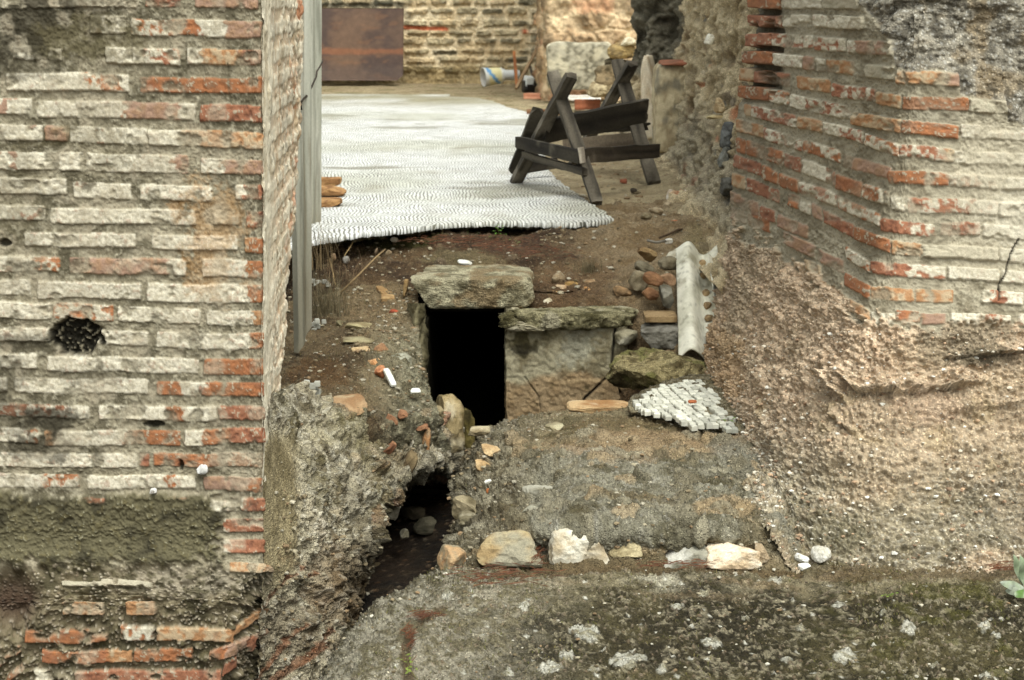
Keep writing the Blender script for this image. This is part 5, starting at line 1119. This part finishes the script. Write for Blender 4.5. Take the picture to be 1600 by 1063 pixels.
# rusty sheet
def rusty():
    p = [W(400, 12, 21.35), W(631, 13, 21.35), W(630, 126, 21.0), W(400, 126, 21.0)]
    nu, nv = 90, 60; V = []
    for off in (0, .01):
        for j in range(nv+1):
            for i in range(nu+1):
                s_, t = i/nu, j/nv; q = (p[0]*(1-s_)+p[1]*s_)*(1-t)+(p[3]*(1-s_)+p[2]*s_)*t
                if s_ > .96 and t > .93: q = q+np.array([-(s_-.96)*(t-.93)*30, 0, 0])
                V.append(q+np.array([0, -off+.01*math.sin(s_*7)*math.sin(t*5), 0]))
    V = np.array(V); m = (nu+1)*(nv+1); F = []
    for k in (0, 1):
        for j in range(nv):
            for i in range(nu):
                a_ = k*m+j*(nu+1)+i; q = (a_, a_+1, a_+nu+2, a_+nu+1); F.append(q[::-1] if k else q)
    for i in range(nu): b = nv*(nu+1); F.append((i, i+1, m+i+1, m+i)); F.append((b+i+1, b+i, m+b+i, m+b+i+1))
    for j in range(nv): a_, b = j*(nu+1), (j+1)*(nu+1); F.append((b, a_, m+a_, m+b)); F.append((a_+nu, b+nu, m+b+nu, m+a_+nu))
    a_ = fbm(V, 1.8, 4, 5); b = fbm(V*np.array([1, 1, 3]), 5, 4, 6); col = mix(c(98, 76, 60), c(72, 57, 50), sm(-.4, .4, a_+.3*b)); z = proj(V)[1]
    col = mix(col, c(124, 80, 54), sm(7, 2, np.abs(z-81+3*b))*.75); col = mix(col, c(118, 84, 58), sm(.25, .6, b)*.4); col = mix(col, c(80, 68, 62), sm(95, 112, z)*.5)
    tag(mesh_obj('metal_sheet', V, F, col, M_RUST), 'large rusty brown metal sheet leaning on the far stone wall', 'metal sheet')
rusty()
# bucket lying on its side, with another pipe like piece behind
def lathe(name, prof, ctr, axis, col, parent, k=40, mat=None, colf=None):
    axis = np.array(axis, float); axis /= np.linalg.norm(axis); u = np.cross(axis, [0, 0, 1.]); u /= np.linalg.norm(u); v = np.cross(u, axis); V = []
    for (r, t) in prof:
        for j in range(k): a_ = 2*math.pi*j/k; V.append(np.array(ctr)+axis*t+r*(u*math.cos(a_)+v*math.sin(a_)))
    F = [(i*k+j, i*k+(j+1) % k, (i+1)*k+(j+1) % k, (i+1)*k+j) for i in range(len(prof)-1) for j in range(k)]
    V = np.array(V); cc = c(*col) if colf is None else colf(V); return mesh_obj(name, V, F, cc, mat or M_PLASTIC, parent)
bc = W(763, 121, 20.6); bk = thing('bucket', (bc[0], bc[1], .45), 'white plastic bucket with blue and yellow label tipped on its side by the far wall', 'bucket')
ax_ = np.array([.93, .32, .08]); ax_ /= np.linalg.norm(ax_); c0 = W(755, 121, 20.5)
prof = [(.122, .0), (.128, 0), (.128, .015), (.122, .015)]+[(.121-.018*i/12, .02+.24*i/12) for i in range(13)]+[(.02, .262)]
def bcol(V):
    t = (V-c0)@ax_; u = np.cross(ax_, [0, 0, 1.]); u /= np.linalg.norm(u); v = np.cross(u, ax_); an = np.arctan2((V-c0)@v, (V-c0)@u)
    col = np.repeat(c(226, 226, 218)[None], len(V), 0); col = mix(col, c(226, 214, 150), ((t > .06) & (t < .22)).astype(float)*.8); col = mix(col, c(96, 156, 206), (np.abs((t-.06)*6-(an+1.9)*-.0-.5+.55*np.sin(an*1.0+.4)) < .16).astype(float)*((t > .03) & (t < .24)))
    return col
lathe('shell', prof, c0, ax_, (226, 226, 218), bk, colf=bcol)
lathe('inner_wall', [(.121, .001), (.114, .10), (.104, .24), (.01, .245)], c0, ax_, (206, 202, 194), bk)
c1 = W(784, 118, 20.9); pb = thing('plastic_container', (c1[0], c1[1], .45), 'clear white plastic container lying behind the bucket', 'container')
lathe('shell', [(.03, 0), (.085, 0), (.085, .03), (.07, .05), (.068, .22), (.06, .24), (.01, .24)], c1, (1, .2, .02), (214, 218, 216), pb)
lathe('cap', [(.01, -.03), (.05, -.03), (.05, 0)], c1, (1, .2, .02), (226, 226, 220), pb)
# planks leaning at the far corner, lamp-like box, boards on the floor
w0 = lambda *a_: W(*a_)
tb = beam('leaning_plank', W(803, 81, 21.4), W(808, 138, 20.4), .04, .03, (1, 0, 0), ((176,116,72),(140,88,54)), None, 20); tag(tb, 'short reddish plank leaning upright on the far wall beside the bucket', 'plank')
tb = beam('leaning_plank', W(838, 79, 21.3), W(806, 139, 20.0), .04, .03, (1, 0, 0), ((170,142,108),(134,110,82)), None, 21); tag(tb, 'pale thin plank leaning aslant in the far corner', 'plank')
tb = beam('leaning_plank', W(828, 104, 20.9), W(841, 143, 19.8), .03, .03, (1, 0, 0), ((96,88,76),(66,60,52)), None, 22); tag(tb, 'thin dark grey stick leaning in the far corner beside the black box', 'plank')
bx = thing('black_box', W(828, 144, 19.3), 'small black box with a white top standing in the far corner', 'box')
q = W(827, 135, 19.3)
def rbox(name, ctr, size, ang, col, parent, mat=None, sub=None):
    V, F, nn = rock_v(size, 3, 12, 3, 0, 0); return mesh_obj(name, V@rot(*ang).T+ctr, F, c(*col), mat or M_PLASTIC, parent, False)
rbox('box_body', q, (.17, .14, .15), (0, 0, .3), (34, 32, 30), bx); rbox('white_panel', q+np.array([-.01, -.02, .055]), (.11, .13, .14), (.15, .1, .3), (222, 224, 220), bx)
rbox('window', q+np.array([.01, -.085, -.01]), (.08, .02, .07), (0, 0, .3), (24, 20, 20), bx)
for i, (a_, b_, Y, Y2, th, cl, lab) in enumerate((
 ((818,148), (875,149), 17.6, 17.6, .06, ((206,150,120),(180,120,92)), 'pinkish board on the ground behind the trestle leg, farthest'),
 ((878,146), (938,149), 16.4, 16.4, .05, ((226,222,212),(196,186,170)), 'white painted board on the ground seen between the trestle legs'),
 ((898,156), (938,157), 15.6, 15.6, .10, ((150,90,62),(110,66,46)), 'short red brown board under the white one'),
 ((823,164), (890,166), 14.8, 14.8, .05, ((132,96,66),(96,68,48)), 'dark brown board on the ground nearest the mosaic corner'))):
    p0 = W(*a_, Y); p1 = W(*b_, Y2); p0[2] = p1[2] = .45+th/2+(.05 if i == 1 else 0)
    o = beam('ground_board', p0, p1, th, .12, (0, 0, 1), cl, None, 30+i); tag(o, lab, 'board')

# ------------------------------------------------------------ PLANTS, TWIGS, LITTER, GRAVEL
def blades(name, root, n, h, spread, w_, cols, s, label, cat, bend=.3, parent=None):
    r_ = random.Random(s); Vs, Fs, Cs = [], [], []
    for i in range(n):
        a_ = r_.uniform(0, 6.283); ln = h*r_.uniform(.55, 1.1); lean = r_.uniform(.05, bend); ba = np.array(root)+np.array([r_.gauss(0, spread*.4), r_.gauss(0, spread*.4), 0]); d = np.array([math.cos(a_), math.sin(a_), 0]); pr = np.array([-d[1], d[0], 0])
        cc = mix(c(*cols[0]), c(*cols[1]), np.array(r_.random())); b = len(Vs)
        for j in range(6):
            t = j/5; p_ = ba+d*lean*ln*t*t+np.array([0, 0, ln*(t-.25*lean*t*t)]); ww = w_*(1-.85*t)
            Vs += [p_+pr*ww, p_-pr*ww]; Cs += [cc, cc]
        Fs += [(b+2*j, b+2*j+1, b+2*j+3, b+2*j+2) for j in range(5)]
    o = mesh_obj(name, np.array(Vs), Fs, np.array(Cs), M_LEAF, parent)
    if label: tag(o, label, cat)
    return o
blades('dry_plant', W(512, 512, 6.05), 260, .24, .10, .0012, ((84,80,60),(118,104,76)), 1, 'bushy grey brown dry plant at the foot of the grey boards', 'plant', .55)
blades('dry_grass', W(497, 420, 6.4), 60, .24, .10, .0012, ((150,130,96),(96,80,58)), 2, 'tall thin dry stalks in front of the mosaic edge by the grey board', 'plant', .45)
blades('dry_grass', W(540, 440, 6.4), 60, .16, .14, .001, ((120,98,72),(84,66,48)), 3, 'low tangle of dry brown stalks right of the grey boards', 'plant', .9)
blades('dry_plant', W(920, 425, 6.4), 150, .07, .06, .0010, ((84,78,56),(110,98,72)), 4, 'small dark tuft of dry plant on the slope right of the lintel', 'plant', .9)
def leafy(name, pts, n, sz, cols, s, label, cat='plant', stem=True):
    r_ = random.Random(s); root = thing(name, pts[0], label, cat); Vs, Fs, Cs = [], [], []
    for i in range(n):
        t = r_.random(); k = t*(len(pts)-1); a_ = int(min(k, len(pts)-2)); p_ = np.array(pts[a_])*(1-(k-a_))+np.array(pts[a_+1])*(k-a_)
        p_ = p_+np.array([r_.gauss(0, sz), r_.gauss(0, sz), abs(r_.gauss(0, sz*.5))]); an = r_.uniform(0, 6.28); d = np.array([math.cos(an), math.sin(an), r_.uniform(-.1, .6)]); d /= np.linalg.norm(d); e_ = np.cross(d, [0, 0, 1.]); e_ /= np.linalg.norm(e_); up = np.cross(e_, d)
        L_ = sz*r_.uniform(.7, 1.2); cc = mix(c(*cols[0]), c(*cols[1]), np.array(r_.random())); b = len(Vs)
        for u, v, w_ in ((0,0,0),(.35,.3,.06),(.35,-.3,.06),(.75,.27,.02),(.75,-.27,.02),(1,0,-.08)): Vs.append(p_+d*u*L_+e_*v*L_*.8+up*w_*L_); Cs.append(cc)
        Fs += [(b, b+2, b+1), (b+1, b+2, b+4, b+3), (b+3, b+4, b+5)]
    mesh_obj('leaves', np.array(Vs), Fs, np.array(Cs), M_LEAF, root)
    if stem: tube('stem', pts, .0015, (90, 84, 50), parent=root, mat=M_LEAF)
    return root
leafy('weed', [W(772, 372, 6.98), W(780, 366, 6.95), W(776, 355, 6.92)], 16, .020, ((74,112,40),(110,150,60)), 5, 'small bright green weed hanging under the mosaic edge, left one')
leafy('weed', [W(795, 378, 6.95), W(805, 382, 6.9), W(812, 388, 6.85)], 12, .015, ((70,104,40),(96,136,56)), 6, 'small green weed trailing under the mosaic edge, right one')
leafy('weed', [Wz(1122, 672, .10), Wz(1130, 664, .125), Wz(1138, 662, .13)], 26, .018, ((74,100,36),(112,138,58)), 7, 'low green weed between the small mosaic fragment and the right wall')
leafy('weed', [Wz(635, 1030, .02), Wz(640, 1045, .02), Wz(650, 1060, .02)], 14, .011, ((96,110,44),(120,134,60)), 8, 'tiny green moss weed in the soil joint near the bottom edge')
leafy('weed', [Wz(1386, 932, .01), Wz(1395, 932, .015)], 10, .010, ((84,104,40),(120,140,60)), 9, 'tiny green sprout on the mossy slab right of centre')
# grey leafed plant at the right border
pr = thing('plant', Wz(1590, 925, 0), 'grey green plant with soft woolly leaves at the right border of the slab', 'plant')
def bleaf(base, tip, wd, col, s):
    base, tip = np.array(base), np.array(tip); d = tip-base; L_ = np.linalg.norm(d); d /= L_; e_ = np.cross(d, [0, -1, .3]); e_ /= np.linalg.norm(e_); n = np.cross(e_, d); V = []
    for j in range(13):
        t = j/12; ww = wd*math.sin(math.pi*min(1, t*.93+.07))**.7
        for k in (-1, -.5, 0, .5, 1): V.append(base+d*L_*t+e_*ww*k+n*(.004*math.sin(t*9+s)-.12*abs(k)*wd-.25*L_*t*t*.5))
    F = [(j*5+k, j*5+k+1, j*5+k+6, j*5+k+5) for j in range(12) for k in range(4)]; V = np.array(V)
    mesh_obj('leaf', V, F, mix(c(*col), c(150, 160, 134), sm(-.3, .4, fbm(V, 60, 3, s))), M_LEAF, pr)
for i, (a_, b_, wd, cl) in enumerate((((1600,915),(1586,868),.010,(130,142,112)),((1604,918),(1598,872),.012,(122,136,106)),((1598,920),(1570,912),.012,(150,156,140)),((1600,924),(1574,924),.011,(146,152,134)),((1606,926),(1588,930),.010,(90,120,60)),((1606,915),(1620,876),.012,(120,134,100)))):
    p0 = Wz(*a_, .02); p1 = W(*b_, p0[1]-.02*i % .05); bleaf(p0, p1, wd, cl, i)
# twigs
tube('twig', [W(a_, b_, Y) for a_, b_, Y in ((532,458,6.3),(560,430,6.35),(590,400,6.5),(602,390,6.6))], .004, (140, 118, 84), 'long pale dry stalk slanting up left of the lintel', 'twig')
tube('twig', [W(a_, b_, Y) for a_, b_, Y in ((505,372,6.8),(512,395,6.65),(520,425,6.5),(524,445,6.4))], .0025, (160, 136, 96), 'thin dry stalk hanging below the mosaic edge, left one', 'twig')
tube('twig', [W(a_, b_, Y) for a_, b_, Y in ((560,362,6.7),(548,385,6.65),(538,400,6.6))], .0025, (164, 140, 98), 'thin dry stalk leaning on the mosaic edge, right one', 'twig')
tube('twig', [Wz(a_, b_, z) for a_, b_, z in ((1030,372,.42),(1045,366,.43),(1060,359,.44),(1078,357,.44))], .005, (76, 60, 44), 'dark curved twig on the path above the roofing sheet', 'twig')
tube('twig', [Wz(a_, b_, z) for a_, b_, z in ((1012,376,.42),(1025,379,.42),(1040,377,.42))], .006, (130, 124, 112), 'short grey stick on the path touching the white pebble', 'twig')
tube('twig', [Wz(a_, b_, z) for a_, b_, z in ((884,353,.42),(895,358,.42),(902,362,.42))], .005, (160, 140, 110), 'short pale stick just below the mosaic corner', 'twig')
tube('twig', [W(a_, b_, Y) for a_, b_, Y in ((940,395,6.7),(955,382,6.8),(968,372,6.85))], .0035, (120, 98, 72), 'thin brown twig on the slope between the tuft and the path', 'twig')
for i, (px, py, Y, lab) in enumerate(((616, 375, 6.9, 'white curled dry leaf on the slope under the mosaic edge'), (607, 396, 6.6, 'round pale dry leaf at the tip of the long stalk'), (588, 393, 6.65, 'dull brown dry leaf left of the round pale one'), (521, 402, 6.5, 'large brown dry leaf among the stalks'), (541, 406, 6.5, 'grey dry leaf beside the stalks below the mosaic edge'))):
    rock('dry_leaf', px, py, Y-.03, (.035, .012, .03), (((226,220,206),(200,190,170)), ((190,170,140),(160,140,110)), ((140,120,96),(110,92,70)), ((150,124,96),(120,96,72)), ((176,172,164),(140,134,124)))[i], lab, 'leaf', ang=(.5, .5*i, i), box=2, cuts=2, rough=.2, s=600+i)

def scatter(name, src, n, zone, size, pal, label, s, flat=.7, lift=0.0):
    V, N, PX, PY = SURF[src]; r_ = np.random.RandomState(s); nv, nu = V.shape[:2]; iv = r_.randint(1, nv-1, n*6); iu = r_.randint(1, nu-1, n*6)
    ok = np.array([zone(PX[a_, b_], PY[a_, b_]) for a_, b_ in zip(iv, iu)]); iv, iu = iv[ok][:n], iu[ok][:n]
    B, F = ICO[1]; F = np.array(F); k = len(iv); P0 = V[iv, iu]; Nn = N[iv, iu]
    sz = size*(.4+r_.rand(k)**3*1.8); Vs = np.repeat(B[None], k, 0)*(1+.5*(r_.rand(k, len(B), 1)-.5))*(sz[:, None]*np.stack([1+.6*r_.rand(k), 1+.6*r_.rand(k), np.full(k, flat)], -1))[:, None, :]
    an = r_.rand(k)*6.28; ca, sa = np.cos(an)[:, None], np.sin(an)[:, None]; x_, y_ = Vs[..., 0].copy(), Vs[..., 1].copy(); Vs[..., 0] = x_*ca-y_*sa; Vs[..., 1] = x_*sa+y_*ca
    Vs = Vs+P0[:, None, :]+(Nn*sz[:, None]*.25)[:, None, :]
    Fs = (F[None]+(np.arange(k)*len(B))[:, None, None]).reshape(-1, 3); pc = np.array([c(*p_) for p_ in pal]); cc = np.repeat(pc[r_.randint(0, len(pc), k)]*(.75+.4*r_.rand(k, 1)), len(B), 0)
    return tag(mesh_obj(name, Vs.reshape(-1, 3), Fs, cc, M_STONE, None, False), label, 'gravel', kind='stuff')
PAL = [(160,150,126),(136,122,96),(176,168,148),(104,92,70),(138,116,88)]
scatter('gravel', 'ground', 1500, lambda a_, b_: b_ < 900 and a_ > 700 and a_ < 1260, .0034, PAL, 'fine gravel scattered over the mortar ledge between the piers', 1)
scatter('gravel', 'ground', 900, lambda a_, b_: b_ > 870 and b_ < 1080 and a_ < 1620, .0024, PAL+[(196,190,172)], 'tiny pale grit strewn over the mossy foreground slab', 2)
scatter('gravel', 'earth_shelf', 1100, lambda a_, b_: b_ > 450 and b_ < 660, .0042, PAL, 'loose gravel on the earth shelf left of the dark opening', 3)
scatter('gravel', 'earth_slope', 1500, lambda a_, b_: b_ > 340, .0045, PAL, 'gravel and crumbs on the brown slope under the mosaic edge', 4)
scatter('gravel', 'earth_floor', 1500, lambda a_, b_: 900 < a_ < 1180 and b_ < 350, .008, PAL, 'gravel on the pale earth path beside the rubble wall', 5)
scatter('gravel', 'channel_bank', 1300, lambda a_, b_: a_ > 430, .0040, PAL, 'crumbly grit on the bank of the channel beside the left pier', 6)
scatter('gravel', 'brick_and_render_face', 2600, lambda a_, b_: b_ > 520 and a_ < 1620, .0030, [(216,206,186),(190,160,130),(150,124,100),(226,222,210)], 'coarse grit sticking out of the swollen base of the right wall', 7)
# pine needles
def needles(name, zones, n, s, label):
    r_ = random.Random(s); Vs, Fs, Cs = [], [], []
    for i in range(n):
        px, py, rx, ry, z, an0 = zones[r_.randrange(len(zones))]
        a_ = px+r_.gauss(0, .5)*rx; b_ = py+r_.gauss(0, .5)*ry; p_ = Wz(a_, b_, z); an = an0+r_.gauss(0, .45); L_ = r_.uniform(.02, .05); d = np.array([math.cos(an), math.sin(an), r_.uniform(-.08, .08)])*L_/2; e_ = np.array([-math.sin(an), math.cos(an), 0])*.0006
        p_ = p_+np.array([0, 0, r_.uniform(.006, .014)]); b = len(Vs); Vs += [p_-d-e_, p_-d+e_, p_+d+e_, p_+d-e_, p_+np.array([0, 0, .002])]; cc = mix(c(112, 70, 46), c(76, 48, 34), np.array(r_.random())); Cs += [cc]*5
        Fs += [(b, b+4, b+1), (b+1, b+4, b+2), (b+2, b+4, b+3), (b+3, b+4, b)]
    tag(mesh_obj(name, np.array(Vs), Fs, np.array(Cs), M_LEAF, None, False), label, 'pine needles', kind='stuff')
needles('pine_needles', [(810,900,70,18,.02,0),(760,908,60,16,.02,.1),(840,870,14,18,.03,1.2),(1060,886,60,6,.02,0)], 200, 1, 'reddish dry pine needles gathered along the row of big stones')
needles('pine_needles', [(640,1000,10,30,.015,1.3),(665,968,22,6,.012,.5),(1565,892,24,8,.01,.3)], 110, 2, 'reddish pine needles in the curved soil joint and at the right border')
needles('pine_needles', [(780,385,60,14,.40,.4),(700,378,60,10,.40,.2),(850,395,60,16,.38,.6)], 420, 3, 'brown pine needles and roots on the dark slope under the mosaic edge')

# short moss and grass on the slab and around the ledge
def moss(name, src, n, zone, h, cols, label, s):
    V, N, PX, PY = SURF[src]; r_ = np.random.RandomState(s); nv, nu = PX.shape; clump_ = fbm(V, 7, 3, s)
    iv = r_.randint(1, nv-1, n*12); iu = r_.randint(1, nu-1, n*12)
    ok = np.array([zone(PX[a_, b_], PY[a_, b_]) and clump_[a_, b_] > .12 for a_, b_ in zip(iv, iu)]); iv, iu = iv[ok][:n], iu[ok][:n]; k = len(iv)
    P0 = V[iv, iu]; L_ = h*(.5+r_.rand(k)); an = r_.rand(k)*6.28; d = np.stack([np.cos(an)*.7, np.sin(an)*.7, .5+r_.rand(k)], -1); e_ = np.stack([-np.sin(an), np.cos(an), np.zeros(k)], -1)*(.0006+.0006*r_.rand(k))[:, None]
    Vs = np.stack([P0-e_, P0+e_, P0+d*L_[:, None]*.6+e_*.7, P0+d*L_[:, None]-np.array([0, 0, .2])*L_[:, None], P0+d*L_[:, None]*.6-e_*.7], 1).reshape(-1, 3)
    F = (np.array([[0, 1, 2, 4]])+(np.arange(k)*5)[:, None]); F2 = (np.array([[4, 2, 3]])+(np.arange(k)*5)[:, None]); pc = np.array([c(*p_) for p_ in cols])
    cc = np.repeat(pc[r_.randint(0, len(pc), k)], 5, 0)
    tag(mesh_obj(name, Vs, [tuple(f) for f in F]+[tuple(f) for f in F2], cc, M_LEAF, None, False), label, 'moss', kind='stuff')
moss('moss', 'ground', 5200, lambda a_, b_: b_ > 890 and a_ > 560 and a_ < 1640 and b_ < 1090, .0055, [(96,96,44),(78,76,38),(110,100,60),(64,58,34)], 'short moss growing in patches over the dark foreground slab', 1)
moss('moss', 'ground', 900, lambda a_, b_: b_ > 660 and b_ < 880 and a_ > 690 and a_ < 1250, .005, [(88,86,44),(104,96,60)], 'sparse moss on the mortar ledge', 2)
moss('moss', 'earth_slope', 1500, lambda a_, b_: b_ > 345 and a_ < 840, .014, [(60,66,28),(84,70,42),(70,60,36)], 'dark moss and rootlets on the slope right under the mosaic', 3)
moss('moss', 'earth_shelf', 900, lambda a_, b_: b_ > 450 and b_ < 660, .010, [(86,80,44),(110,94,60),(70,60,36)], 'sparse dry grass on the earth shelf left of the dark opening', 4)
